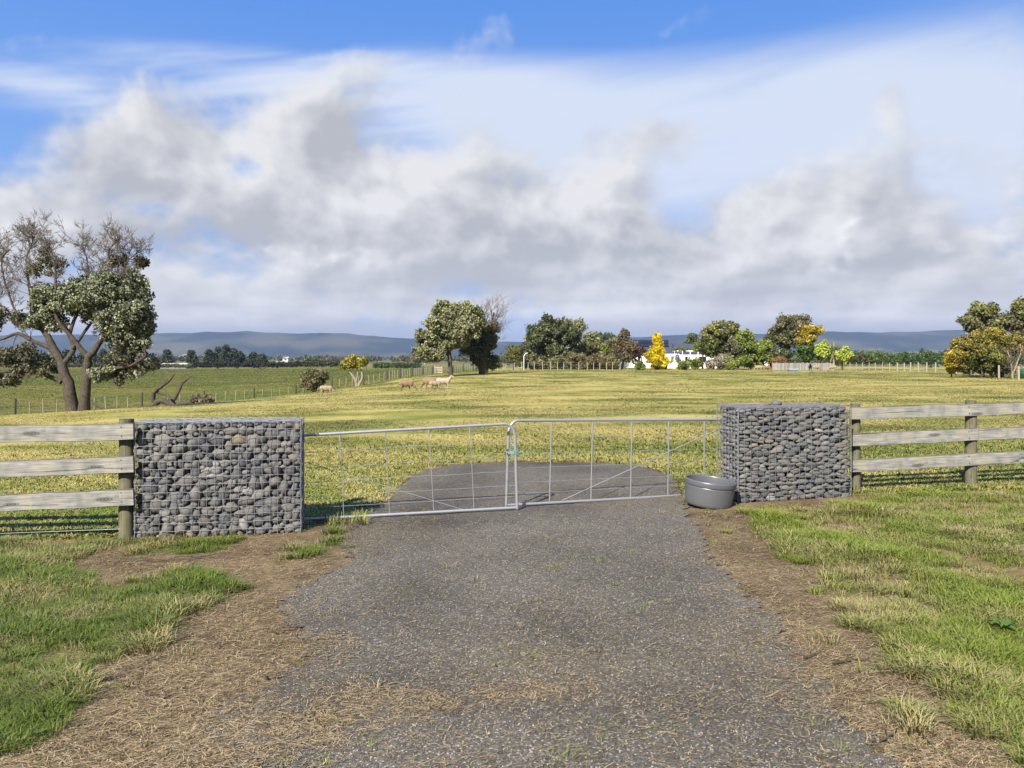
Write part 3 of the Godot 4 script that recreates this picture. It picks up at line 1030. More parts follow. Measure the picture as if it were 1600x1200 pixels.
func gabion(label: String, a: Vector3, b: Vector3, w: float, h: float, depth: float, flat: float, big: float, side_right: bool, s: int) -> Node3D:
	var x := (b - a)
	x.y = 0.0
	x = x.normalized()
	var t := thing("gabion", label, "gabion", a, "gabions flanking the gate")
	t.basis = Basis(x, Vector3.UP, x.cross(Vector3.UP))
	var rng := RandomNumberGenerator.new()
	rng.seed = s
	var faces := [[pack_panel(w, h, s, flat, big), 0], [pack_panel(depth, h, s + 1, flat, big * 0.9), 1]]
	var made := 0
	for f in faces:
		for q in f[0]:
			if made >= 300: break
			var rz: float = minf(q[2], q[3]) * rng.randf_range(0.9, 1.25)
			var sink: float = rz * 0.9 + rng.randf() * 0.014
			var p := Vector3(q[0], q[1], -sink + 0.03 * sin(PI * q[0] / w) * sin(PI * q[1] / h))
			var turn := Basis(Vector3.BACK, q[4])
			if f[1] == 1:
				p = Vector3(w - sink if side_right else sink, q[1], -q[0])
				turn = Basis(Vector3.UP, PI * 0.5 if side_right else -PI * 0.5) * turn
			var spin := Basis(Vector3.BACK, [0.0, PI][rng.randi() % 2]) * Basis(Vector3.UP, [0.0, PI][rng.randi() % 2])
			var pick := rng.randi() % 10 if rng.randf() < 0.965 else 10 + rng.randi() % 2
			part(t, "stone", stone_kinds[rng.randi() % 8], stone_mats[pick], Transform3D(turn * Basis.from_scale(Vector3(q[2], q[3], rz) * 1.16) * spin, p))
			made += 1
	# the stones behind and on top that no one could pick apart
	var xf := []
	var cl := []
	var sx := big * 1.25
	var sy := big * 1.15 / flat
	var ny := int(h / sy)
	var nx := int(w / sx)
	var nd := maxi(2, int(depth / (big * 1.15)))
	for j in ny:
		for i in nx:
			for k in nd:
				var p := Vector3((i + 0.5) * w / nx, (j + 0.5) * h / ny, -0.05 - (k + 0.5) * (depth - 0.09) / nd) + Vector3(rng.randf_range(-0.02, 0.02), rng.randf_range(-0.012, 0.012), rng.randf_range(-0.012, 0.004))
				var c := stone_mats[rng.randi() % 10].albedo_color.srgb_to_linear()
				xf.append(Transform3D(Basis.from_euler(Vector3(rng.randf_range(-0.4, 0.4), rng.randf() * TAU, rng.randf_range(-0.3, 0.3))).scaled_local(Vector3(sx * 0.56, sy * 0.62, big * 0.62)), p.clamp(Vector3(sx * 0.5, sy * 0.5, -depth + big * 0.5), Vector3(w - sx * 0.5, h - sy * 0.45, 0.0))))
				cl.append(c)
	var fm := mat(Color.WHITE, 0.85, 0.0, true)
	fm.albedo_texture = stone_mats[0].albedo_texture
	fm.uv1_triplanar = true
	describe(many(t, "stone_fill", stone_kinds[2], fm, xf, cl), "", "", "", "stuff")
	var nu := roundi(w / 0.077)
	var nv := roundi(h / 0.077)
	var nw := maxi(2, roundi(depth / 0.077))
	var up := Vector3.UP * h
	var back := Vector3(0, 0, -depth)
	wire_panel(t, Vector3(0, 0, 0.006), Vector3(w, 0, 0), up, nu, nv, Vector3.BACK, s + 5, 0.03)
	wire_panel(t, Vector3(0, 0, -depth), Vector3(w, 0, 0), up, nu, nv, Vector3.FORWARD, s + 6)
	wire_panel(t, Vector3(-0.006, 0, 0), back, up, nw, nv, Vector3.LEFT, s + 7)
	wire_panel(t, Vector3(w + 0.006, 0, 0), back, up, nw, nv, Vector3.RIGHT, s + 8)
	wire_panel(t, Vector3(0, h + 0.004, 0), Vector3(w, 0, 0), back, nu, nw, Vector3.UP, s + 9)
	# lacing wire wound round the corner edges
	for e in [Vector3(0, 0, 0.006), Vector3(w, 0, 0.006)]:
		var pts := []
		var rr := []
		for i in nv * 10 + 1:
			var ang := TAU * i / 10.0
			pts.append(e + Vector3(cos(ang) * 0.011, h * i / (nv * 10.0), sin(ang) * 0.011))
			rr.append(0.0017)
		var g := Geo.new()
		g.tube(pts, rr, 4, Color.WHITE, false)
		part(t, "lacing_wire", g.mesh(), wire_mat)
	return t

func rail(parent: Node, a: Vector3, b: Vector3, hgt: float, thick: float, off: float, s: int) -> void:
	var rng := RandomNumberGenerator.new()
	rng.seed = s
	var nz := noise(0.7, s, 2)
	var l := a.distance_to(b)
	var dir := (b - a) / l
	var out := dir.cross(Vector3.UP).normalized()
	var upv := out.cross(dir)
	var n := 16
	var g := Geo.new()
	var cham := 0.004
	# eight-sided section: a board with its edges taken off
	var sec := [Vector2(1, -1), Vector2(1, 1), Vector2(1, 1), Vector2(-1, 1), Vector2(-1, 1), Vector2(-1, -1), Vector2(-1, -1), Vector2(1, -1)]
	var tw := rng.randf_range(-0.01, 0.01)
	for side in 4:
		var nn: Vector3 = [out, upv, -out, -upv][side]
		for i in n + 1:
			var t := float(i) / n
			var m := a + dir * l * t + upv * nz.get_noise_1d(t * l * 1.5) * 0.008 + out * (nz.get_noise_1d(t * l + 40.0) * 0.004)
			var edge := 1.0 + nz.get_noise_1d(t * l * 3.0 + 100.0) * 0.03
			for e in 2:
				var q: Vector2 = sec[side * 2 + e]
				var p := m + out * q.x * (thick * 0.5) + upv * q.y * (hgt * 0.5) * edge
				p += (out * q.x * -cham if side % 2 == 1 else upv * q.y * -cham)
				g.vert(p, nn, Color.WHITE, Vector2(off + t * l, off * 0.37 + (q.y * 0.5 + 0.5) * hgt if side % 2 == 0 else off + q.x * thick))
			if i:
				var k := g.v.size() - 4
				g.quad(k, k + 1, k + 3, k + 2)
	for e in 2:
		var c := a if e == 0 else b
		var ps := []
		for q in [[1, -1], [1, 1], [-1, 1], [-1, -1]]:
			ps.append(c + out * q[0] * thick * 0.5 + upv * q[1] * (hgt * 0.5 - cham))
		g.flat(ps, -dir if e == 0 else dir, Color(0.8, 0.8, 0.8))
	part(parent, "rail", g.mesh(), board_mat)

func round_post(parent: Node, called: String, base: Vector3, top: float, r: float, s: int, m: Material = null, sides := 18) -> MeshInstance3D:
	var rng := RandomNumberGenerator.new()
	rng.seed = s
	var nz := noise(1.2, s, 2)
	var g := Geo.new()
	var rows := 14
	for i in rows + 1:
		var y := -0.25 + (top + 0.25) * i / rows
		for k in sides + 1:
			var a := TAU * (k % sides) / sides
			var rr := r * (1.0 + nz.get_noise_3d(cos(a), y * 1.5, sin(a)) * 0.07) * (1.03 - 0.05 * y / top)
			if i == rows: rr *= 0.965
			g.vert(Vector3(cos(a) * rr, y, sin(a) * rr), Vector3(cos(a), 0, sin(a)), Color.WHITE, Vector2(0.5 * y + s * 0.17, float(k) / sides * 2.0))
		if i:
			var f := g.v.size() - 2 * (sides + 1)
			for k in sides: g.quad(f + k, f + k + 1, f + k + sides + 2, f + k + sides + 1)
	var c := g.vert(Vector3(0, top + 0.004, 0), Vector3.UP, Color.WHITE, Vector2(s * 0.3, 0.5))
	var f := g.v.size()
	for k in sides:
		var a := TAU * k / sides
		g.vert(Vector3(cos(a) * r * 0.95, top, sin(a) * r * 0.95), Vector3.UP, Color.WHITE, Vector2(s * 0.3 + cos(a) * 0.03, 0.5 + sin(a) * 0.4))
	for k in sides: g.tri(c, f + k, f + (k + 1) % sides)
	return part(parent, called, g.mesh(), m if m else post_mat, Transform3D(Basis(), base))

func nails(parent: Node, at_points: Array, toward: Vector3) -> void:
	var dark := mat(lin(0.06, 0.05, 0.045), 0.7, 0.3)
	for p in at_points:
		var g := Geo.new()
		g.rod(p - toward * 0.004, p + toward * 0.003, 0.0055, 8)
		part(parent, "nail", g.mesh(), dark)

func build_left_fence() -> void:
	var t := thing("rail_fence", "weathered three rail fence ending at the gabion of rounded cobbles", "fence", stand(198, 8.32), "rail fences beside the gate")
	var o := t.position
	var rr := [[678.5, 674.0], [733.0, 725.3], [786.5, 776.4]]
	var np := []
	for i in 3:
		var a := at(0, rr[i][0], 8.19)
		var b := at(209.5, rr[i][1], 8.19)
		var far := a + (a - b) * 1.15
		rail(t, far - o, b - o, 0.163, 0.04, 0.4 + i * 0.83, 21 + i)
		np.append(b - o + Vector3(-0.12, 0.045, 0.022))
		np.append(b - o + Vector3(-0.115, -0.045, 0.022))
	nails(t, np, Vector3.BACK)
	round_post(t, "post", Vector3.ZERO, at(198, 654.5, 8.32).y - o.y, 0.074, 4)
	var px2 := stand(-330, 8.32)
	round_post(t, "post", px2 - o, 1.15, 0.075, 6)
	var g := Geo.new()
	g.rod(at(-330, 846, 8.28) - o, at(188, 826.5, 8.25) - o, 0.0022, 5)
	part(t, "wire", g.mesh(), zinc)

func build_right_fence() -> void:
	var t := thing("rail_fence", "weathered three rail fence ending at the gabion of flat stacked stones", "fence", stand(1517, 10.86), "rail fences beside the gate")
	var o := t.position
	var rows := [[645.8, 637.7], [687.6, 675.5], [728.0, 713.5]]
	for i in 3:
		var a := at(1329.5, rows[i][0], 10.5)
		var b := at(1600, rows[i][1], 10.9)
		var joint: float = [2.0, 0.725, 0.963][i]
		var far := a + (b - a) * 1.7
		if joint > 1.0:
			rail(t, a - o, far - o, 0.158, 0.04, 0.1 + i * 0.61, 31 + i)
		else:
			var j := a + (b - a) * joint
			rail(t, a - o, j - o - (b - a).normalized() * 0.002, 0.16, 0.04, 0.1 + i * 0.61, 31 + i)
			rail(t, j - o + (b - a).normalized() * 0.002, far - o, 0.152, 0.04, 0.3 + i * 0.47, 41 + i)
	round_post(t, "post", Vector3.ZERO, at(1517, 625.5, 10.86).y - o.y, 0.072, 14)
	var p1 := stand(1336, 10.62)
	round_post(t, "post", p1 - o, at(1336, 631, 10.62).y - p1.y, 0.066, 15)
	var p2 := stand(1720, 11.1)
	round_post(t, "post", p2 - o, 1.15, 0.072, 16)
	var np := []
	for i in 3:
		for q in [[1336.0, 10.52], [1514.0, 10.76]]:
			var y := lerpf(rows[i][0], rows[i][1], (q[0] - 1329.5) / 270.5)
			np.append(at(q[0], y - 5.0, q[1] - 0.02) - o)
			np.append(at(q[0] + 1.0, y + 5.0, q[1] - 0.02) - o)
	nails(t, np, Vector3.BACK)

func gate(label: String, hb: Vector3, ht: Vector3, eb: Vector3, et: Vector3, bars: Array, bar_r: float, wires: Array, brace: Array, hinge_out: float) -> Node3D:
	var t := thing("farm_gate", label, "gate", hb, "pair of farm gates")
	var o := hb
	var q := func(s: float, v: float) -> Vector3: return hb.lerp(eb, s).lerp(ht.lerp(et, s), v) - o
	var r := 0.0172
	var g := Geo.new()
	g.tube([q.call(-hinge_out, 0.0), q.call(0.5, 0.0), q.call(1.0, 0.0)], [r, r, r], 12)
	# end upright, bent over into the top pipe
	var l := hb.distance_to(eb)
	var h := hb.distance_to(ht)
	var cr := 0.15
	var path := [q.call(1.0, -0.02), q.call(1.0, 0.4), q.call(1.0, 1.0 - cr / h)]
	for i in range(1, 9):
		var a := PI * 0.5 * i / 8.0
		path.append(q.call(1.0 - (1.0 - cos(a)) * cr * 0.8 / l, 1.0 - (1.0 - sin(a)) * cr / h))
	path.append(q.call(0.5, 1.0))
	path.append(q.call(-hinge_out, 1.0))
	var rr := []
	rr.resize(path.size())
	rr.fill(r)
	g.tube(path, rr, 12)
	g.tube([q.call(0.0, 0.0), q.call(0.0, 1.0)], [r, r], 12)
	part(t, "frame", g.mesh(), zinc)
	for b in bars:
		g = Geo.new()
		var top: Vector3 = q.call(b[0], 1.0 - r / h)
		var bot: Vector3 = q.call(b[1], r / h)
		g.rod(bot, top, bar_r, 7)
		var stay := part(t, "stay", g.mesh(), zinc)
		var c := Geo.new()             # clip that holds the stay on the top pipe
		c.tube([top + Vector3(0, 0.004, 0), top - Vector3(0, 0.03, 0), top - Vector3(0, 0.075, 0)], [0.011, 0.0105, bar_r + 0.001], 8)
		part(stay, "clip", c.mesh(), zinc)
	var wn := noise(3.0, int(l * 1000.0), 2)
	for w in wires:
		g = Geo.new()
		var pts := []
		var ra := []
		for i in 13:
			var s := i / 12.0
			pts.append(q.call(s, 1.0 - w) + Vector3(0, wn.get_noise_2d(s * 2.0, w * 30.0) * 0.008, 0.004))
			ra.append(0.0024)
		g.tube(pts, ra, 5, Color.WHITE, false)
		part(t, "wire", g.mesh(), zinc)
	g = Geo.new()
	g.rod(q.call(brace[0], brace[1]), q.call(brace[2], brace[3]), bar_r * 0.45 + 0.002, 6)
	part(t, "brace", g.mesh(), zinc)
	return t

func build_gates() -> void:
	var lg := gate("galvanised farm gate hung behind the gabion of rounded cobbles", at(466, 812, 9.08), at(466, 680.5, 9.08), at(808, 793, 9.55), at(804, 661.5, 9.55),
		[[0.185, 0.20], [0.39, 0.405], [0.592, 0.607], [0.785, 0.795]], 0.0045, [0.205, 0.395, 0.565, 0.735, 0.865], [0.02, 0.69, 0.745, 0.01], 0.1)
	var o := lg.position
	# turquoise cord and a short chain tie the two leaves together
	var cord := mat(lin(0.12, 0.22, 0.215), 0.8)
	var g := Geo.new()
	for k in 3:
		var pts := []
		var rr := []
		for i in 25:
			var a := TAU * i / 24.0
			var c := at(800.5, 704.0 + k * 1.3, 9.6)
			pts.append(c + Vector3(cos(a) * 0.082, 0.012 * sin(a * 2.0 + k), sin(a) * 0.075) - o)
			rr.append(0.0042)
		g.tube(pts, rr, 6, Color.WHITE, false)
	var kn := at(811, 707, 9.5) - o
	g.tube([kn, kn + Vector3(0.03, 0.02, 0.01), kn + Vector3(0.055, -0.01, 0.0), kn + Vector3(0.02, -0.03, 0.015), kn + Vector3(0.035, -0.075, 0.01)], [0.006, 0.007, 0.006, 0.006, 0.003], 6)
	part(lg, "cord", g.mesh(), cord)
	g = Geo.new()
	for i in 6:
		var c := at(796.5 + i * 1.1, 690.0 + i * 1.7, 9.57) - o
		var pts := []
		var rr := []
		for k in 13:
			var a := TAU * k / 12.0
			pts.append(c + (Vector3(cos(a) * 0.008, sin(a) * 0.015, 0) if i % 2 else Vector3(0, sin(a) * 0.015, cos(a) * 0.008)))
			rr.append(0.0024)
		g.tube(pts, rr, 5, Color.WHITE, false)
	part(lg, "chain", g.mesh(), zinc)
	gate("galvanised farm gate hung behind the gabion of flat stones", at(1134, 770.5, 10.68), at(1134, 655.5, 10.68), at(791, 789.5, 9.68), at(795, 657, 9.68),
		[[0.108, 0.108], [0.283, 0.283], [0.457, 0.458], [0.637, 0.637], [0.818, 0.818]], 0.0085, [0.205, 0.395, 0.565, 0.735, 0.865], [0.045, 0.86, 0.765, 0.02], 0.06)
	var tp := thing("gate_post", "round wooden gate post hidden behind the cobble gabion", "post", stand(447, 9.2))
	round_post(tp, "shaft", Vector3.ZERO, 1.1, 0.08, 51)
	var tq := thing("gate_post", "round wooden gate post hidden behind the flat stone gabion", "post", stand(1151, 10.86))
	round_post(tq, "shaft", Vector3.ZERO, 1.05, 0.08, 52)

func build_tub() -> void:
	var p := stand(1106, 9.72)
	var t := thing("feed_tub", "grey plastic feed tub standing tilted by the flat stone gabion", "tub", p + Vector3(0, 0.004, 0))
	t.basis = Basis.from_euler(Vector3(deg_to_rad(2.5), 0, deg_to_rad(-6.0)))
	t.position.y += 0.012
	var m := mat(lin(0.075, 0.079, 0.09), 0.4)
	m.roughness_texture = speckle(0.02, 0.75, 12)
	m.uv1_triplanar = true
	m.metallic_specular = 0.55
	var g := Geo.new()
	g.lathe([Vector2(0.0, 0.0), Vector2(0.235, 0.0), Vector2(0.256, 0.008), Vector2(0.267, 0.035), Vector2(0.272, 0.09), Vector2(0.276, 0.115), Vector2(0.276, 0.12), Vector2(0.284, 0.215), Vector2(0.2845, 0.226), Vector2(0.279, 0.233)], 56)
	g.lathe([Vector2(0.0, 0.012), Vector2(0.235, 0.016), Vector2(0.255, 0.05), Vector2(0.272, 0.22), Vector2(0.272, 0.235)], 56)
	var body := part(t, "body", g.mesh(), m)
	g = Geo.new()
	g.lathe([Vector2(0.279, 0.232), Vector2(0.288, 0.236), Vector2(0.294, 0.246), Vector2(0.297, 0.285), Vector2(0.294, 0.297), Vector2(0.287, 0.301), Vector2(0.279, 0.297), Vector2(0.275, 0.285), Vector2(0.272, 0.232)], 56)
	part(t, "rim", g.mesh(), m)

func build_front() -> void:
	front_materials()
	var la := at(211, 844, 8.27)
	var lb := at(470, 834, 8.56)
	gabion("wire gabion filled with large rounded grey cobbles beside the round post", la, lb, Vector2(lb.x - la.x, lb.z - la.z).length(), 1.165, 0.4, 1.18, 0.078, true, 700)
	var ra := at(1153.5, 789, 9.85)
	var rb := at(1329, 777, 10.18)
	ra.y = (ra.y + rb.y) * 0.5
	gabion("wire gabion filled with small flat stones beside the tub", ra, rb, Vector2(rb.x - ra.x, rb.z - ra.z).length(), 1.135, 0.53, 1.75, 0.072, false, 800)
	build_left_fence()
	build_right_fence()
	build_gates()
	build_tub()
	var s1 := part(self, "capstone", stone_kinds[1], stone_mats[7], Transform3D(Basis.from_euler(Vector3(0, 0.3, 0.05)).scaled_local(Vector3(0.085, 0.03, 0.06)), at(1193, 634, 10.2) + Vector3(0, 0.012, 0)))
	describe(s1, "thin dark flat stone lying on top of the gabion", "stone")
	var s2 := part(self, "capstone", stone_kinds[4], stone_mats[9], Transform3D(Basis.from_euler(Vector3(0, 1.2, 0.0)).scaled_local(Vector3(0.085, 0.05, 0.07)), at(1212, 632, 10.25) + Vector3(0, 0.014, 0)))
	describe(s2, "rounded pinkish brown stone lying on top of the gabion", "stone")

# ---------------------------------------------------------------- trees and shrubs
var leaf_clumps: Array[ArrayMesh] = []
var leaf_mat: StandardMaterial3D
var bark_mat: StandardMaterial3D
var grey_bark: StandardMaterial3D
var twig_mat: StandardMaterial3D

func clump_mesh(s: int, leaves: int, size: float, upright: float) -> ArrayMesh:
	var rng := RandomNumberGenerator.new()
	rng.seed = s
	var g := Geo.new()
	for i in leaves:
		var p := Vector3(rng.randfn(), rng.randfn(), rng.randfn()).normalized() * pow(rng.randf(), 0.4)
		var dir := (p + Vector3(rng.randfn(), rng.randfn() + upright * 2.0, rng.randfn()) * 0.6).normalized()
		var side := dir.cross(Vector3(rng.randfn(), rng.randfn(), rng.randfn())).normalized()
		var nn := side.cross(dir)
		if nn.dot(p) < 0.0: nn = -nn
		nn = (nn + p * 0.6).normalized()
		var l := size * rng.randf_range(0.7, 1.3)
		var w := l * 0.38
		var t := rng.randf_range(0.5, 1.35)
		var c := Color(t, t, t)
		var k := g.vert(p - dir * l * 0.5, nn, c)
		g.vert(p + side * w, nn, c)
		g.vert(p + dir * l * 0.5, nn, c)
		g.vert(p - side * w, nn, c)
		g.quad(k, k + 1, k + 2, k + 3)
	return g.mesh()

func tree_materials() -> void:
	for i in 3: leaf_clumps.append(clump_mesh(40 + i, 18, 0.62, 0.0))
	leaf_clumps.append(clump_mesh(50, 16, 0.8, 0.8))     # upright sprays
	leaf_mat = leafy(0.45, 0.5)
	bark_mat = mat(lin(0.105, 0.088, 0.072), 0.95)
	bark_mat.albedo_texture = speckle(0.04, 0.55, 91)
	bark_mat.uv1_triplanar = true
	bark_mat.uv1_scale = Vector3(1.2, 0.35, 1.2)
	bark_mat.metallic_specular = 0.2
	grey_bark = mat(lin(0.19, 0.165, 0.135), 0.95)
	grey_bark.metallic_specular = 0.2
	twig_mat = mat(lin(0.118, 0.1, 0.083), 0.95)
	twig_mat.metallic_specular = 0.2

func sprout(g: Geo, p: Vector3, dir: Vector3, l: float, r: float, level: int, rng: RandomNumberGenerator, up: float, ends: Array = []) -> void:
	var pts := [p]
	var rr := [r]
	var q := p
	var dd := dir
	for i in 4:
		dd = (dd + Vector3(rng.randfn(), rng.randfn() + up, rng.randfn()) * 0.17).normalized()
		q = q + dd * l * 0.25
		r = maxf(r, 0.016)
		pts.append(q)
		rr.append(r * (1.0 - 0.19 * (i + 1)))
	g.tube(pts, rr, 4 if r > 0.02 else 3, Color.WHITE, false)
	ends.append(q)
	if level <= 0: return
	for k in (3 if level > 1 else 4):
		var i := 1 + k % 4 if level == 1 else 2 + rng.randi() % 3
		var nd := (dd + Vector3(rng.randfn(), rng.randfn() + up * 0.8, rng.randfn()) * 0.62).normalized()
		sprout(g, pts[i], nd, l * rng.randf_range(0.5, 0.8), rr[i] * 0.62, level - 1, rng, up, ends)

# stems: [[px, py, radius px], ...] with an optional leading number, metres nearer (+) or farther (-); lobes: [px, py, rx, ry, count, colour a, colour b]
func tree(called: String, label: String, category: String, base_px: float, d: float, stems: Array, lobes: Array, clump: float, s: int, group := "", opt := {}) -> Node3D:
	var base := stand(base_px, d)
	var t := thing(called, label, category, base, group)
	var rng := RandomNumberGenerator.new()
	rng.seed = s
	var g := Geo.new()
	var tw := Geo.new()
	var joints := []
	var curve := []
	var px_m := d / FOCAL
	for st in stems:
		var pts := []
		var rr := []
		var dz := 0.0
		var k := 0
		for q in st:
			if q is float or q is int:
				dz = q
				continue
			var f := float(k) / maxf(1.0, st.size() - 1.0)
			var p := at(q[0], q[1], d) + Vector3(0, 0, dz * f) - base
			if k == 0 and q[1] > lerpf(HORIZON, 900.0, 0.0) and absf(p.y) < 1.2 and st == stems[0]: p.y = -0.2
			pts.append(p)
			rr.append(q[2] * px_m)
			joints.append([p, q[2] * px_m])
			k += 1
		# smooth the polyline
		var sp := []
		var sr := []
		for i in pts.size() - 1:
			for j in 4:
				var u := j / 4.0
				var a: Vector3 = pts[maxi(i - 1, 0)]
				var b: Vector3 = pts[i]
				var c: Vector3 = pts[i + 1]
				var e: Vector3 = pts[mini(i + 2, pts.size() - 1)]
				sp.append(b.cubic_interpolate(c, a, e, u) + Vector3(rng.randfn(), 0, rng.randfn()) * rr[i] * 0.12)
				sr.append(lerpf(rr[i], rr[i + 1], u) * rng.randf_range(0.92, 1.1))
		sp.append(pts[-1])
		curve.append_array(sp)
		sr.append(rr[-1])
		g.tube(sp, sr, 9 if sr[0] > 0.1 else 6, Color.WHITE, true, 0.07 if sr[0] > 0.1 else 0.0, rng)
		if opt.has("twigs") and st[0] is int and st[0] >= 90: pass
	var xf := [[], [], [], []]
	var cl := [[], [], [], []]
	var up_only: bool = opt.get("spray", false)
	for lb in lobes:
		var c := at(lb[0], lb[1], d) - base
		var rx: float = lb[2] * px_m
		var ry: float = lb[3] * px_m
		var rz := (rx * 0.75 + ry * 0.25) * float(opt.get("deep", 1.0))
		c.z += rng.randf_range(-0.3, 0.3) * rz
		var n: int = lb[4]
		var subs := clampi(n / 13, 3, 40)
		for k in subs:
			var u := Vector3(rng.randfn(), rng.randfn() + 0.15, rng.randfn()).normalized()
			var sc := c + u * Vector3(rx, ry, rz) * rng.randf_range(0.35, 1.02)
			var sr := minf(minf(rx, ry), rz) * rng.randf_range(0.22, 0.5) + clump * 0.3
			var near: Array = joints[0] if joints else [Vector3(0, 0, 0), 0.05]
			for q in joints:
				if sc.distance_squared_to(q[0]) < sc.distance_squared_to(near[0]): near = q
			if joints and k % 2 == 0:
				var m: Vector3 = (near[0] + sc) * 0.5 + Vector3(0, 0.1 * sr, 0)
				var br := minf(near[1] * 0.5, 0.055)
				g.tube([near[0], m, sc], [br, br * 0.7, br * 0.35], 4, Color.WHITE, false)
			var tone := rng.randf_range(0.72, 1.25)
			var side_mix := rng.randf()
			for i in maxi(1, n / subs):
				var v := Vector3(rng.randfn(), rng.randfn() * 0.8 + 0.15, rng.randfn()).normalized() * pow(rng.randf(), 0.45)
				var p := sc + v * sr * Vector3(1.15, 0.85, 1.15)
				var z := clump * rng.randf_range(0.65, 1.25)
				var ck := 3 if up_only else rng.randi() % 3
				xf[ck].append(Transform3D(Basis.from_euler(Vector3(rng.randf_range(-0.6, 0.6), rng.randf() * TAU, rng.randf_range(-0.6, 0.6)) * (0.5 if up_only else 1.0)).scaled(Vector3.ONE * z), p))
				var col: Color = (lb[5] as Color).lerp(lb[6], clampf(side_mix * 0.6 + rng.randf() * 0.5, 0.0, 1.0)) * (1.22 * tone * rng.randf_range(0.8, 1.2))
				cl[ck].append(col)
	if opt.has("bare"):            # leafless twigs: [px, py, direction px, direction py, length px, radius px, level]
		for b in opt["bare"]:
			var p := at(b[0], b[1], d) - base
			var best := 1e9
			for q in curve:                     # sprout from the nearest limb
				var e := Vector2(q.x - p.x, q.y - p.y).length_squared()
				if e < best:
					best = e
					p.z = q.z
			for q in curve:
				if Vector2(q.x - p.x, q.y - p.y).length_squared() <= best + 1e-6: p = q
			for k in int(b[7]) if b.size() > 7 else 1:
				var dir := Vector3(b[2] + rng.randfn() * 0.45, -b[3], rng.randfn() * 0.55).normalized()
				sprout(tw, p, dir, b[4] * px_m * rng.randf_range(0.3, 0.52), b[5] * px_m, b[6], rng, 0.35)
	if opt.has("fuzz"):            # fine twigs all along the bare upper limbs
		var fz: Array = opt["fuzz"]
		var limit := at(base_px, fz[0], d).y - base.y
		var mid := Vector3(0, limit, 0)
		for q in curve:
			if q.y < limit: continue
			for k in 4:
				if rng.randf() > fz[4]: continue
				var dir: Vector3 = (Vector3(rng.randfn(), 0, rng.randfn()) * 0.75 + (q - mid).normalized() * 0.35 + Vector3.UP * rng.randf_range(0.3, 1.0)).normalized()
				sprout(tw, q, dir, fz[1] * px_m * rng.randf_range(0.35, 0.8), fz[2] * px_m * rng.randf_range(0.5, 0.9), fz[3] - (k % 2), rng, fz[5])
	if tw.ix.size(): part(t, "twigs", tw.mesh(), twig_mat)
	if g.ix.size(): part(t, "trunk", g.mesh(), opt.get("bark", bark_mat))
	for k in 4:
		if xf[k].size(): many(t, "crown", leaf_clumps[k], leaf_mat, xf[k], cl[k])
	return t

func col3(r: float, g: float, b: float) -> Color:
	return Color(r, g, b)

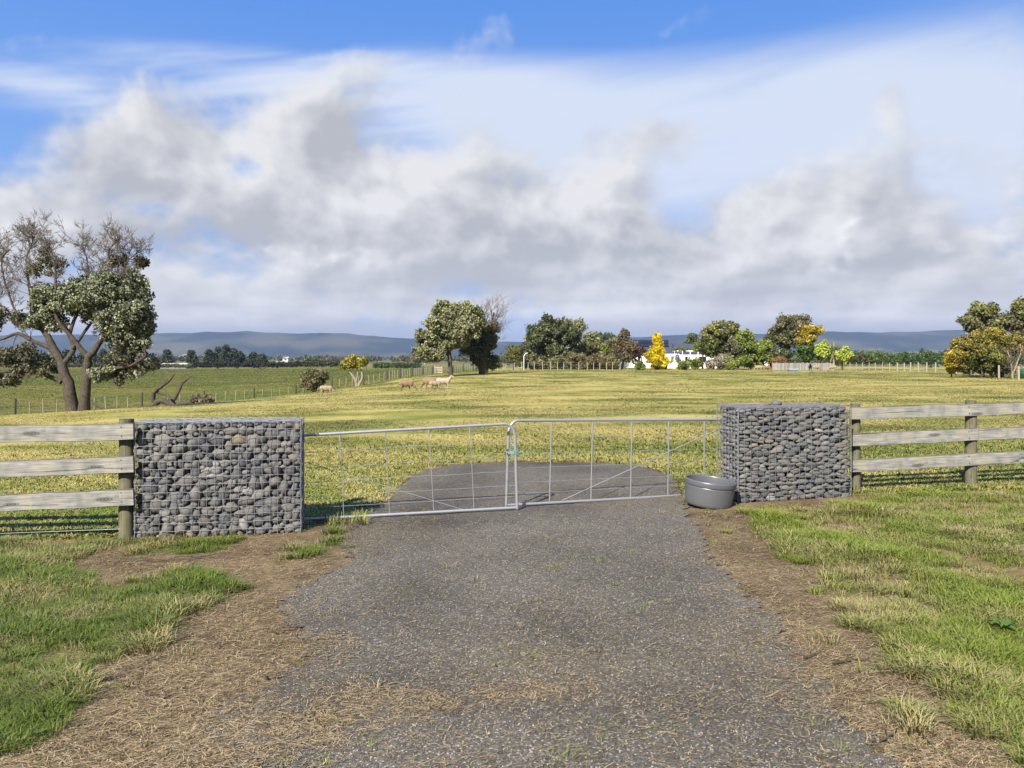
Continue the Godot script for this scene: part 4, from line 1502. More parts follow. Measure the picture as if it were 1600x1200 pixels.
func build_trees() -> void:
	tree_materials()
	var sil := [col3(0.055, 0.07, 0.03), col3(0.19, 0.205, 0.135)]
	var dull := [col3(0.05, 0.055, 0.03), col3(0.115, 0.11, 0.07)]
	# the old half-dead tree on the left
	tree("old_tree", "large old tree with bare top branches and leafy middle by the wire fence", "tree", 122, 45.0,
		[[[112, 648, 9.62], [109, 606, 8.51], [98, 573, 7.03], [85, 546, 5.92], [70, 519, 4.44], [50, 495, 2.96]],
		[0.4, [131, 646, 9.62], [136, 595, 6.66], [139, 561, 5.92], [152, 546, 4.81], [163, 528, 4.07], [173, 503, 2.96], [178, 470, 1.85]],
		[0.9, [138, 560, 4.44], [118, 532, 3.7], [101, 510, 2.96], [93, 490, 2.22], [96, 447, 1.78], [95, 410, 1.33], [88, 385, 0.67]],
		[-0.8, [101, 567, 4.81], [113, 545, 3.7], [106, 520, 2.96], [118, 480, 2.22], [130, 447, 1.7], [128, 406, 1.18], [117, 380, 0.59]],
		[-1.2, [113, 545, 2.96], [128, 520, 2.22], [145, 490, 1.92], [152, 447, 1.48], [146, 418, 1.11], [163, 392, 0.59]],
		[1.0, [163, 528, 2.96], [185, 495, 2.22], [181, 426, 1.41], [178, 397, 1.04], [193, 380, 0.52]],
		[0.6, [173, 503, 2.22], [195, 460, 1.63], [195, 429, 1.26], [207, 406, 0.89], [226, 395, 0.44]],
		[1.3, [146, 590, 3.33], [175, 577, 2.59], [213, 571, 1.92], [240, 556, 1.04]],
		[1.0, [96, 597, 4.07], [70, 585, 3.33], [35, 579, 2.59], [0, 582, 2.07], [-45, 575, 1.18]],
		[0.3, [85, 546, 3.7], [50, 532, 2.96], [29, 521, 2.52], [0, 531, 1.92], [-40, 522, 1.11]],
		[-0.9, [68, 517, 2.96], [45, 506, 2.22], [17, 492, 1.85], [-15, 486, 1.18], [-45, 460, 0.67]],
		[-0.4, [50, 497, 2.37], [44, 447, 1.78], [38, 406, 1.41], [44, 385, 0.89], [47, 372, 0.44]],
		[0.4, [29, 500, 1.63], [12, 450, 1.33], [6, 410, 0.96], [15, 395, 0.52]],
		[-1.2, [-10, 490, 1.48], [-25, 440, 1.11], [-20, 395, 0.59]]],
		[[85, 470, 38, 24, 655, sil[0], sil[1]], [130, 465, 42, 26, 798, sil[0], sil[1]], [175, 462, 38, 30, 798, sil[0], sil[1]], [205, 455, 26, 26, 427, sil[0], sil[1]], [205, 495, 28, 34, 655, dull[0], sil[1]],
		[180, 505, 30, 30, 512, dull[0], sil[1]], [70, 500, 26, 22, 397, sil[0], sil[1]], [195, 435, 26, 16, 241, sil[0], sil[1]], [200, 540, 24, 20, 285, dull[0], dull[1]], [218, 566, 26, 16, 312, dull[1], col3(0.22, 0.23, 0.18)],
		[175, 585, 32, 12, 269, dull[0], sil[1]], [20, 556, 45, 22, 163, dull[0], dull[1]], [55, 572, 40, 16, 134, dull[0], dull[1]], [20, 592, 34, 10, 92, dull[0], dull[1]], [-35, 560, 40, 25, 163, dull[0], dull[1]], [10, 500, 30, 22, 126, dull[0], dull[1]],
		[150, 480, 34, 22, 500, sil[0], sil[1]], [215, 520, 20, 30, 500, dull[0], sil[1]], [195, 560, 26, 18, 360, dull[0], dull[1]], [180, 408, 16, 8, 55, dull[0], dull[1]], [218, 410, 12, 7, 36, dull[0], dull[1]], [70, 415, 26, 26, 98, dull[0], dull[1]], [-30, 500, 30, 30, 85, dull[0], dull[1]]],
		0.2, 5, "", {"fuzz": [470.0, 33.0, 0.85, 3, 0.75, 0.25], "bare": [
			[0, 531, -0.8, -0.4, 60, 1.2, 3, 4], [0, 582, -0.9, 0.0, 60, 1.1, 3, 4], [70, 585, -0.6, 0.3, 50, 1.1, 3, 2], [215, 571, 0.8, -0.3, 40, 1.0, 3, 3], [25, 492, -0.3, -0.9, 70, 1.2, 3, 4], [70, 480, -0.2, -1, 60, 1.2, 3, 3], [-10, 500, -0.3, -1, 70, 1.2, 3, 4], [50, 532, -0.4, -0.8, 50, 1.0, 3, 3]]})
	# broken limbs lying by the fence
	tree("fallen_branch", "dead broken tree limb lying in the grass by the wire fence", "branch", 265, 60.0,
		[[[235, 636, 5], [250, 626, 4.5], [270, 632, 4], [300, 628, 3], [330, 622, 1.6]], [0.5, [240, 628, 4], [241, 614, 3.2], [256, 602, 2.6], [268, 594, 1.8], [276, 584, 0.9]], [-0.4, [268, 630, 3.4], [278, 612, 2.6], [284, 598, 1.8], [297, 588, 0.8]], [0.8, [245, 612, 2.2], [262, 617, 1.8], [272, 624, 1.3]], [0.6, [145, 630, 2.0], [155, 634, 1.8], [168, 640, 1.4]]],
		[[315, 624, 20, 7, 90, col3(0.085, 0.07, 0.045), col3(0.15, 0.125, 0.08)]], 0.22, 8, "", {"bare": [[262, 600, -0.6, -1, 14, 0.8, 2, 2], [272, 590, 0.7, -0.6, 14, 0.8, 2, 2], [284, 600, 0.8, -0.4, 16, 0.8, 2, 2], [294, 590, 0.8, -0.3, 10, 0.6, 2, 2], [250, 612, -0.8, -0.4, 18, 0.8, 2, 2], [310, 626, 0.4, -0.6, 18, 0.7, 2, 4]]})
	tree("scrub_bush", "brown twiggy bush leaning on the wire fence", "bush", 490, 84.0, [[[490, 614, 2], [488, 598, 1.4], [486, 584, 0.8]], [[492, 614, 1.6], [498, 596, 1.2], [502, 580, 0.7]]],
		[[488, 594, 15, 15, 300, col3(0.075, 0.07, 0.03), col3(0.14, 0.115, 0.055)], [500, 590, 10, 14, 160, col3(0.07, 0.065, 0.03), col3(0.13, 0.11, 0.05)], [480, 588, 10, 10, 120, col3(0.06, 0.07, 0.025), col3(0.12, 0.11, 0.05)]], 0.28, 12, "", {"bare": [[488, 592, -0.3, -1, 20, 0.6, 2, 4], [498, 590, 0.3, -1, 18, 0.6, 2, 4]]})
	tree("umbrella_tree", "small flat topped yellow green tree with bare forked stems", "tree", 558, 84.0, [[[558, 609, 3], [556, 596, 2.4], [548, 582, 1.6], [541, 571, 1]], [[558, 606, 2.4], [566, 590, 1.8], [564, 575, 1.1]], [[557, 597, 1.6], [559, 582, 1.2], [556, 570, 0.8]]],
		[[543, 570, 13, 6, 170, col3(0.085, 0.10, 0.022), col3(0.20, 0.18, 0.03)], [562, 566, 13, 6.5, 190, col3(0.10, 0.11, 0.022), col3(0.28, 0.23, 0.03)], [552, 563, 12, 5, 120, col3(0.10, 0.11, 0.022), col3(0.25, 0.21, 0.03)]], 0.28, 14, "", {"bark": grey_bark})
	# the pair by the far corner
	var sg := [col3(0.075, 0.09, 0.03), col3(0.21, 0.21, 0.115)]
	tree("windswept_tree", "silvery green windswept tree with a single straight trunk", "tree", 704, 100.0, [[[704, 585, 4.2], [703, 562, 3.4], [700, 540, 3], [698, 512, 2.2], [704, 485, 1.4]], [[703, 557, 2.2], [686, 545, 1.8], [668, 538, 1.2]], [[702, 548, 2.2], [722, 530, 1.8], [736, 508, 1.1]]],
		[[700, 486, 22, 14, 300, sg[0], sg[1]], [722, 488, 24, 14, 300, sg[0], sg[1]], [690, 508, 26, 18, 400, sg[0], sg[1]], [722, 512, 28, 20, 460, sg[0], sg[1]], [668, 527, 20, 12, 230, sg[0], sg[1]], [700, 532, 32, 14, 330, sg[0], sg[1]], [664, 550, 17, 12, 210, sg[0], sg[1]], [682, 556, 18, 8, 130, sg[0], sg[1]], [738, 500, 14, 18, 200, sg[0], sg[1]]], 0.42, 20)
	tree("leaning_tree", "dark leaning ivy covered tree with bare twigs on top", "tree", 757, 104.0, [[[757, 582, 8], [752, 560, 7], [742, 543, 5], [728, 530, 3]], [[756, 566, 6], [764, 540, 4], [769, 508, 2], [772, 488, 1]], [[750, 556, 4], [752, 530, 3], [757, 500, 1.5]]],
		[[738, 543, 20, 15, 330, col3(0.035, 0.048, 0.018), col3(0.085, 0.095, 0.035)], [752, 552, 16, 16, 300, col3(0.035, 0.048, 0.018), col3(0.08, 0.09, 0.03)], [765, 530, 11, 22, 260, col3(0.05, 0.06, 0.02), col3(0.11, 0.11, 0.04)], [748, 515, 14, 16, 200, col3(0.04, 0.055, 0.018), col3(0.11, 0.12, 0.03)], [768, 566, 12, 9, 170, col3(0.04, 0.06, 0.015), col3(0.09, 0.11, 0.03)], [771, 508, 8, 12, 60, col3(0.08, 0.07, 0.04), col3(0.14, 0.11, 0.07)]],
		0.38, 22, "", {"bare": [[768, 510, 0.1, -1, 62, 1.2, 3, 6], [758, 505, 0.1, -1, 54, 1.1, 3, 6], [770, 520, 0.6, -1, 62, 1.0, 3, 6], [764, 540, 0.9, -0.7, 44, 1.0, 3, 3]], "bark": bark_mat})
	# garden round the house
	var dk := [col3(0.035, 0.045, 0.018), col3(0.09, 0.10, 0.042)]
	var ol := [col3(0.06, 0.065, 0.025), col3(0.13, 0.125, 0.05)]
	tree("round_shrub", "small round shrub on a short trunk by the garden fence", "shrub", 803, 134.0, [[[803, 578, 1.6], [803, 562, 1.3]]], [[803, 552, 14, 10, 260, col3(0.05, 0.06, 0.018), col3(0.14, 0.14, 0.035)]], 0.42, 30)
	tree("broad_tree", "broad dense dark green tree left of the white house", "tree", 868, 142.0, [[[862, 580, 3], [864, 560, 2.6], [868, 535, 2]], [[872, 580, 2.4], [874, 558, 2], [880, 535, 1.5]]],
		[[865, 533, 40, 20, 480, dk[0], dk[1]], [848, 524, 24, 18, 300, dk[0], dk[1]], [882, 522, 26, 18, 320, dk[0], dk[1]], [866, 506, 22, 12, 240, dk[0], dk[1]], [838, 540, 17, 13, 200, dk[0], dk[1]], [868, 552, 40, 10, 300, dk[0], dk[1]]], 0.52, 31)
	tree("pale_tree", "pale olive tree behind the broad dark green tree", "tree", 900, 152.0, [[[900, 578, 2], [900, 540, 1.5]]], [[901, 512, 10, 14, 170, sg[0], sg[1]], [899, 535, 11, 18, 180, ol[0], sg[1]]], 0.5, 32)
	tree("garden_tree", "olive brown garden tree beside the white house gable", "tree", 918, 148.0, [[[918, 580, 2], [918, 550, 1.4]]], [[918, 545, 17, 14, 260, ol[0], ol[1]], [922, 532, 12, 9, 120, sg[0], sg[1]]], 0.5, 33)
	tree("garden_tree", "dark green rounded tree behind the olive brown garden tree", "tree", 938, 165.0, [[[938, 578, 2], [938, 545, 1.4]]], [[938, 530, 20, 13, 260, col3(0.035, 0.045, 0.016), col3(0.07, 0.085, 0.03)], [930, 545, 18, 14, 200, dk[0], dk[1]]], 0.5, 34)
	for q in [[838, 566, 20, 10, 137], [868, 567, 18, 10, 137], [902, 565, 20, 12, 136], [930, 566, 20, 11, 136], [953, 567, 13, 10, 136]]:
		var lab: String = {838: "low dark bush under the broad tree's outer edge", 868: "low dark bush right under the broad tree", 902: "rounded brownish bush next to the broad tree", 930: "wide brownish bush midway along the garden fence", 953: "brownish bush at the house end of the garden fence"}[q[0]]
		var br: bool = q[0] > 880
		tree("low_bush", lab, "bush", q[0], q[4], [[[q[0], 580, 0.8], [q[0], 570, 0.6]]], [[q[0], q[1], q[2], q[3], 330, col3(0.075, 0.068, 0.03) if br else dk[0], col3(0.135, 0.115, 0.05) if br else ol[1]]], 0.42, 40 + q[0], "bushes along the garden fence")
	tree("brown_conifer", "brown pointed conifer in front of the dark roof", "tree", 976, 138.0, [[[972, 580, 2], [974, 560, 1.6], [975, 525, 0.8]]],
		[[975, 522, 8, 7, 90, col3(0.055, 0.05, 0.028), col3(0.13, 0.11, 0.06)], [972, 533, 14, 7, 150, col3(0.055, 0.05, 0.028), col3(0.13, 0.10, 0.05)], [977, 545, 24, 9, 280, col3(0.05, 0.045, 0.024), col3(0.13, 0.10, 0.05)], [972, 557, 18, 9, 200, col3(0.055, 0.055, 0.024), col3(0.12, 0.10, 0.05)], [996, 552, 13, 11, 180, col3(0.05, 0.03, 0.025), col3(0.10, 0.05, 0.04)]], 0.42, 50)
	tree("yellow_conifer", "bright yellow cone shaped conifer before the white house", "tree", 1027, 133.0, [[[1027, 580, 1.6], [1027, 550, 1.2], [1026, 526, 0.6]]],
		[[1026, 526, 4, 6, 90, col3(0.38, 0.28, 0.012), col3(0.58, 0.45, 0.02)], [1027, 535, 6.5, 6, 140, col3(0.36, 0.27, 0.012), col3(0.58, 0.45, 0.02)], [1027, 545, 11, 6, 210, col3(0.34, 0.26, 0.012), col3(0.55, 0.43, 0.02)], [1026, 555, 16, 7, 300, col3(0.32, 0.25, 0.012), col3(0.55, 0.43, 0.02)], [1027, 564, 18, 7, 320, col3(0.30, 0.24, 0.012), col3(0.5, 0.4, 0.02)], [1028, 572, 13, 4, 120, col3(0.22, 0.19, 0.012), col3(0.4, 0.33, 0.02)]], 0.36, 51, "", {"spray": true})
	var br := [col3(0.07, 0.105, 0.016), col3(0.16, 0.19, 0.035)]
	tree("spreading_tree", "olive green spreading tree over the house roof end", "tree", 1122, 140.0, [[[1122, 580, 2.6], [1124, 555, 2.2], [1127, 520, 1.4]]], [[1124, 515, 28, 11, 330, ol[0], col3(0.18, 0.18, 0.05)], [1108, 533, 16, 15, 240, br[0], ol[1]], [1138, 527, 22, 15, 300, ol[0], ol[1]], [1122, 547, 28, 12, 300, br[0], ol[1]]], 0.48, 52)
	tree("green_tree", "fresh green leafy tree right of the spreading olive tree", "tree", 1175, 137.0, [[[1175, 582, 2.2], [1172, 560, 1.8], [1168, 530, 1.2]]], [[1166, 525, 14, 10, 190, br[0], br[1]], [1176, 545, 22, 16, 380, br[0], br[1]], [1150, 540, 18, 14, 230, col3(0.075, 0.07, 0.035), col3(0.12, 0.11, 0.06)], [1160, 562, 34, 11, 380, br[0], br[1]], [1189, 560, 12, 16, 230, dk[0], br[1]]], 0.46, 53)
	tree("roof_tree", "small dark tree peeping over the house roof", "tree", 1081, 185.0, [[[1081, 575, 1.4], [1081, 545, 1]]], [[1081, 528, 13, 6, 150, dk[0], dk[1]], [1080, 538, 12, 8, 100, dk[0], dk[1]]], 0.55, 54)
	for q in [[1068, 569, 10, 7, 132.0], [1086, 568, 8, 8, 133.0], [1130, 563, 11, 12, 132.0], [1112, 570, 7, 7, 132.0], [1000, 572, 7, 5, 131.0], [1143, 571, 9, 8, 131.5]]:
		var lab: String = {1068: "dark clipped bush under the house windows", 1086: "lighter leafy bush beside the clipped dark bush", 1130: "pale grey twiggy bush at the white wall's end", 1112: "small flowering bush before the white wall", 1000: "low bush at the foot of the white wall", 1143: "leafy green bush beside the pale twiggy bush"}[q[0]]
		var pale: bool = q[0] == 1130 or q[0] == 1112
		tree("garden_bush", lab, "bush", q[0], q[4], [[[q[0], 581, 0.8], [q[0], 572, 0.6]]], [[q[0], q[1], q[2], q[3], 170, col3(0.12, 0.11, 0.08) if pale else dk[0], col3(0.22, 0.20, 0.15) if pale else br[1]]], 0.34, 60 + q[0], "bushes in front of the house")
	tree("grey_tree", "grey green tree standing behind the paling fence", "tree", 1234, 138.0, [[[1230, 584, 3], [1232, 560, 2.4], [1234, 525, 1.6]], [[1228, 575, 2], [1218, 540, 1.4]]], [[1230, 507, 24, 12, 290, col3(0.055, 0.055, 0.026), col3(0.14, 0.125, 0.07)], [1250, 508, 18, 12, 200, col3(0.06, 0.06, 0.03), col3(0.14, 0.12, 0.06)], [1215, 522, 17, 15, 230, dk[0], ol[1]], [1236, 530, 26, 18, 330, dk[0], ol[1]], [1224, 555, 12, 18, 190, dk[0], dk[1]]], 0.46, 55, "", {"bare": [[1240, 505, 0.1, -1, 12, 0.6, 2, 4], [1255, 505, 0.4, -1, 12, 0.6, 2, 4]]})
	tree("yellow_tree", "golden leaved tree beside the grey tree", "tree", 1264, 135.0, [[[1264, 582, 2], [1264, 550, 1.4]]], [[1266, 517, 15, 10, 240, col3(0.16, 0.13, 0.015), col3(0.34, 0.27, 0.03)], [1258, 530, 14, 8, 140, col3(0.12, 0.11, 0.016), col3(0.30, 0.23, 0.03)], [1262, 550, 18, 14, 290, col3(0.028, 0.055, 0.012), col3(0.07, 0.11, 0.02)]], 0.42, 56)
	tree("lime_shrub", "light lime green shrub above the paling fence", "shrub", 1284, 131.0, [[[1284, 582, 1.2], [1284, 556, 0.8]]], [[1285, 548, 12, 13, 270, col3(0.14, 0.19, 0.025), col3(0.27, 0.31, 0.05)]], 0.36, 57)
	tree("lime_shrub", "light lime green shrub beyond the end of the paling fence", "shrub", 1316, 129.0, [[[1316, 584, 1.2], [1316, 560, 0.8]]], [[1317, 556, 10, 13, 210, col3(0.14, 0.19, 0.025), col3(0.27, 0.31, 0.05)]], 0.36, 58)
	tree("rust_bush", "rusty orange low bush behind the paling fence", "bush", 1216, 133.0, [[[1216, 582, 0.8], [1216, 570, 0.6]]], [[1216, 564, 11, 5, 150, col3(0.12, 0.065, 0.025), col3(0.2, 0.11, 0.04)]], 0.34, 59)
	tree("garden_tree", "dark green tree filling the gap before the paling fence", "tree", 1204, 146.0, [[[1204, 582, 1.8], [1204, 555, 1.3]]], [[1202, 545, 11, 14, 220, dk[0], ol[1]], [1206, 562, 12, 10, 160, dk[0], br[1]]], 0.44, 74)
	tree("garden_tree", "olive shrubby tree close behind the white bent pipe arch", "tree", 822, 150.0, [[[822, 580, 1.6], [822, 560, 1.2]]], [[820, 558, 15, 12, 240, dk[0], ol[1]]], 0.46, 75)
	tree("garden_tree", "bushy green tree left of the brown pointed conifer", "tree", 955, 146.0, [[[955, 580, 1.8], [955, 555, 1.3]]], [[953, 550, 14, 14, 260, dk[0], br[1]], [958, 540, 10, 9, 120, ol[0], ol[1]]], 0.46, 76)
	tree("garden_tree", "leafy olive tree over the pergola end of the house", "tree", 1098, 144.0, [[[1098, 580, 1.6], [1098, 552, 1.1]]], [[1096, 543, 12, 9, 190, ol[0], br[1]]], 0.42, 77)
	build_palm()
	# right edge
	tree("tall_tree", "tall open topped green tree at the paddock's right corner", "tree", 1566, 86.0, [[[1566, 594, 3.6], [1564, 565, 3], [1555, 535, 2.4], [1545, 505, 1.5], [1538, 482, 0.8]], [[1564, 560, 2.6], [1580, 530, 2], [1592, 500, 1.4], [1600, 480, 0.8]]],
		[[1535, 483, 22, 9, 190, ol[0], col3(0.15, 0.155, 0.045)], [1552, 500, 22, 12, 190, dk[0], ol[1]], [1518, 505, 16, 14, 190, dk[0], ol[1]], [1598, 484, 24, 12, 230, ol[0], col3(0.15, 0.155, 0.045)], [1608, 508, 22, 16, 200, col3(0.08, 0.07, 0.04), col3(0.15, 0.125, 0.08)], [1530, 518, 24, 12, 200, dk[0], ol[1]], [1575, 515, 20, 12, 110, col3(0.08, 0.07, 0.04), ol[1]]], 0.38, 70, "", {"bare": [[1545, 505, -0.2, -1, 26, 1.0, 3, 4], [1590, 500, 0.0, -1, 26, 1.0, 3, 4], [1575, 520, 0, -1, 26, 1.0, 3, 4]]})
	tree("gorse_bush", "wide yellow flowering bush along the post fence", "bush", 1535, 82.0, [[[1535, 594, 2], [1535, 565, 1.6]], [[1560, 592, 1.6], [1565, 560, 1.2]]],
		[[1545, 530, 34, 14, 760, col3(0.075, 0.08, 0.02), col3(0.22, 0.175, 0.03)], [1515, 540, 24, 14, 560, col3(0.075, 0.08, 0.02), col3(0.20, 0.16, 0.03)], [1585, 540, 26, 14, 480, col3(0.075, 0.075, 0.02), col3(0.22, 0.165, 0.03)], [1500, 555, 18, 15, 480, col3(0.09, 0.09, 0.02), col3(0.27, 0.205, 0.03)], [1535, 558, 44, 16, 900, dk[0], col3(0.13, 0.135, 0.03)], [1545, 577, 40, 10, 320, dk[0], ol[1]]], 0.27, 71)
	tree("gorse_bush", "small bright yellow bush at the foot of the flowering bush", "bush", 1487, 84.0, [[[1487, 590, 1], [1487, 578, 0.8]]], [[1488, 570, 9, 11, 240, col3(0.16, 0.14, 0.015), col3(0.46, 0.34, 0.025)]], 0.3, 72)
	tree("bare_shrub", "pale leafless shrub in front of the flowering bush", "shrub", 1582, 79.0, [[[1582, 592, 2], [1580, 570, 1.4], [1574, 548, 0.8]], [[1582, 586, 1.6], [1592, 560, 1.1], [1598, 540, 0.6]]], [], 0.3, 73, "", {"bark": grey_bark, "bare": [[1580, 570, -0.2, -1, 30, 0.8, 3, 4], [1590, 562, 0.2, -1, 28, 0.8, 3, 4], [1582, 580, 0.5, -0.7, 24, 0.7, 3, 3], [1580, 580, -0.6, -0.7, 24, 0.7, 3, 3]]})

func build_palm() -> void:
	var d := 130.0
	var base := stand(1303, d)
	var t := thing("cabbage_palm", "spiky palm with drooping dry fronds above the paling fence", "palm", base)
	var g := Geo.new()
	var top := at(1303, 552, d) - base
	g.tube([Vector3(0, -0.2, 0), top * 0.5, top], [0.2, 0.16, 0.15], 8)
	part(t, "trunk", g.mesh(), grey_bark)
	var rng := RandomNumberGenerator.new()
	rng.seed = 81
	g = Geo.new()
	for i in 90:
		var a := rng.randf() * TAU
		var el := rng.randf_range(-0.9, 1.4)
		var dir := Vector3(cos(a) * cos(el), sin(el), sin(a) * cos(el))
		var l := rng.randf_range(1.3, 2.3)
		var w := 0.075
		var side := dir.cross(Vector3.UP).normalized()
		var c := Color(0.11, 0.13, 0.05).lerp(Color(0.24, 0.19, 0.10), clampf(0.8 - el * 0.7 + rng.randf_range(-0.3, 0.3), 0.0, 1.0))
		var nn := side.cross(dir).normalized()
		var m := top + dir * l * 0.55
		var e := top + dir * l + Vector3(0, -0.35 * (1.2 - absf(el)), 0)
		var k := g.vert(top, nn, c)
		g.vert(m - side * w, nn, c)
		g.vert(m + side * w, nn, c)
		g.vert(e, nn, c)
		g.tri(k, k + 1, k + 2)
		g.tri(k + 1, k + 2, k + 3)
	part(t, "crown", g.mesh(), leaf_mat)

# ---------------------------------------------------------------- hills, far plain, house, fences, animals
func build_hills() -> void:
	var prof := [[-1200, 526], [-600, 524], [0, 523], [150, 521], [235, 519.5], [300, 517], [345, 516], [400, 519], [445, 521], [480, 519], [530, 518.5], [560, 523], [600, 527], [640, 528], [700, 531], [800, 533], [900, 530], [1000, 526], [1100, 522], [1330, 518], [1500, 516], [1700, 515], [2400, 520], [3200, 525]]
	var g := Geo.new()
	var n1 := noise(0.0016, 3, 5)
	var n2 := noise(0.0007, 8, 3)
	var rid := noise(0.0022, 12, 4)
	rid.fractal_type = FastNoiseLite.FRACTAL_RIDGED
	var nu := 420
	var nv := 46
	for j in nv + 1:
		for i in nu + 1:
			var px := -1200.0 + 4400.0 * i / nu
			var v := float(j) / nv
			var d := 3300.0 + 2600.0 * v
			var y := 0.0
			for k in prof.size() - 1:
				if px >= prof[k][0] and px <= prof[k + 1][0]:
					y = lerpf(prof[k][1], prof[k + 1][1], smoothstep(0, 1, (px - prof[k][0]) / float(prof[k + 1][0] - prof[k][0])))
			var x := (px - 800.0) / FOCAL * 4800.0 * (0.8 + 0.2 * d / 4800.0)
			var top := (HORIZON - y) / FOCAL * 5200.0 * (1.0 + 0.07 * n1.get_noise_1d(x * 1.5))
			var s := smoothstep(0.0, 0.73, v)
			var fold := rid.get_noise_2d(x + d * 0.25, d * 0.55) * 0.5 + 0.5
			var h := -4.0 + top * (s - 0.42 * sin(s * PI) * (1.0 - fold) - 0.22 * sin(s * PI)) 
			h += n1.get_noise_2d(x * 2.5, d * 2.5) * 16.0 * s * (1.0 - 0.7 * s)
			if v > 0.75: h -= (v - 0.75) * 300.0
			var bare := smoothstep(0.22, 0.4, n1.get_noise_2d(x * 0.7 + 500.0, d * 0.9) ) * smoothstep(0.75, 0.3, s)
			var c := Color(0.024, 0.034, 0.022).lerp(Color(0.065, 0.066, 0.036), smoothstep(-0.3, 0.4, n2.get_noise_2d(x * 2.0, d * 2.0))).lerp(Color(0.22, 0.18, 0.09), bare * 0.95)
			g.vert(Vector3(x, h, -d), Vector3.UP, c, Vector2(x, d))
	for j in nv:
		for i in nu:
			var a := j * (nu + 1) + i
			g.ix.append_array(PackedInt32Array([a, a + nu + 1, a + nu + 2, a, a + nu + 2, a + 1]))
	for j in nv + 1:
		for i in nu + 1:
			var k := j * (nu + 1) + i
			var a := g.v[j * (nu + 1) + mini(i + 1, nu)] - g.v[j * (nu + 1) + maxi(i - 1, 0)]
			var b := g.v[mini(j + 1, nv) * (nu + 1) + i] - g.v[maxi(j - 1, 0) * (nu + 1) + i]
			var nn := a.cross(b).normalized()
			g.n[k] = nn if nn.y > 0.0 else -nn
	var m := mat(Color.WHITE, 1.0, 0.0, true)
	m.metallic_specular = 0.1
	describe(part(self, "hills", g.mesh(), m), "", "", "", "structure")

func lump(xf: Array, cl: Array, c: Vector3, r: Vector3, n: int, z: float, ca: Color, cb: Color, rng: RandomNumberGenerator) -> void:
	for i in n:
		var u := Vector3(rng.randfn(), absf(rng.randfn()) * 0.9 - 0.2, rng.randfn()).normalized() * pow(rng.randf(), 0.33)
		xf.append(Transform3D(Basis.from_euler(Vector3(rng.randf() * TAU, rng.randf() * TAU, 0)).scaled(Vector3.ONE * z * rng.randf_range(0.7, 1.3)), c + u * r))
		cl.append(ca.lerp(cb, rng.randf()) * rng.randf_range(0.75, 1.25))

func foliage_thing(called: String, label: String, category: String, group: String, kind: String, lumps: Array, s: int) -> void:
	var rng := RandomNumberGenerator.new()
	rng.seed = s
	var xf := []
	var cl := []
	for l in lumps: lump(xf, cl, l[0], l[1], l[2], l[3], l[4], l[5], rng)
	var o := many(self, called, leaf_clumps[s % 3], leaf_mat, xf, cl)
	describe(o, label, category, group, kind)

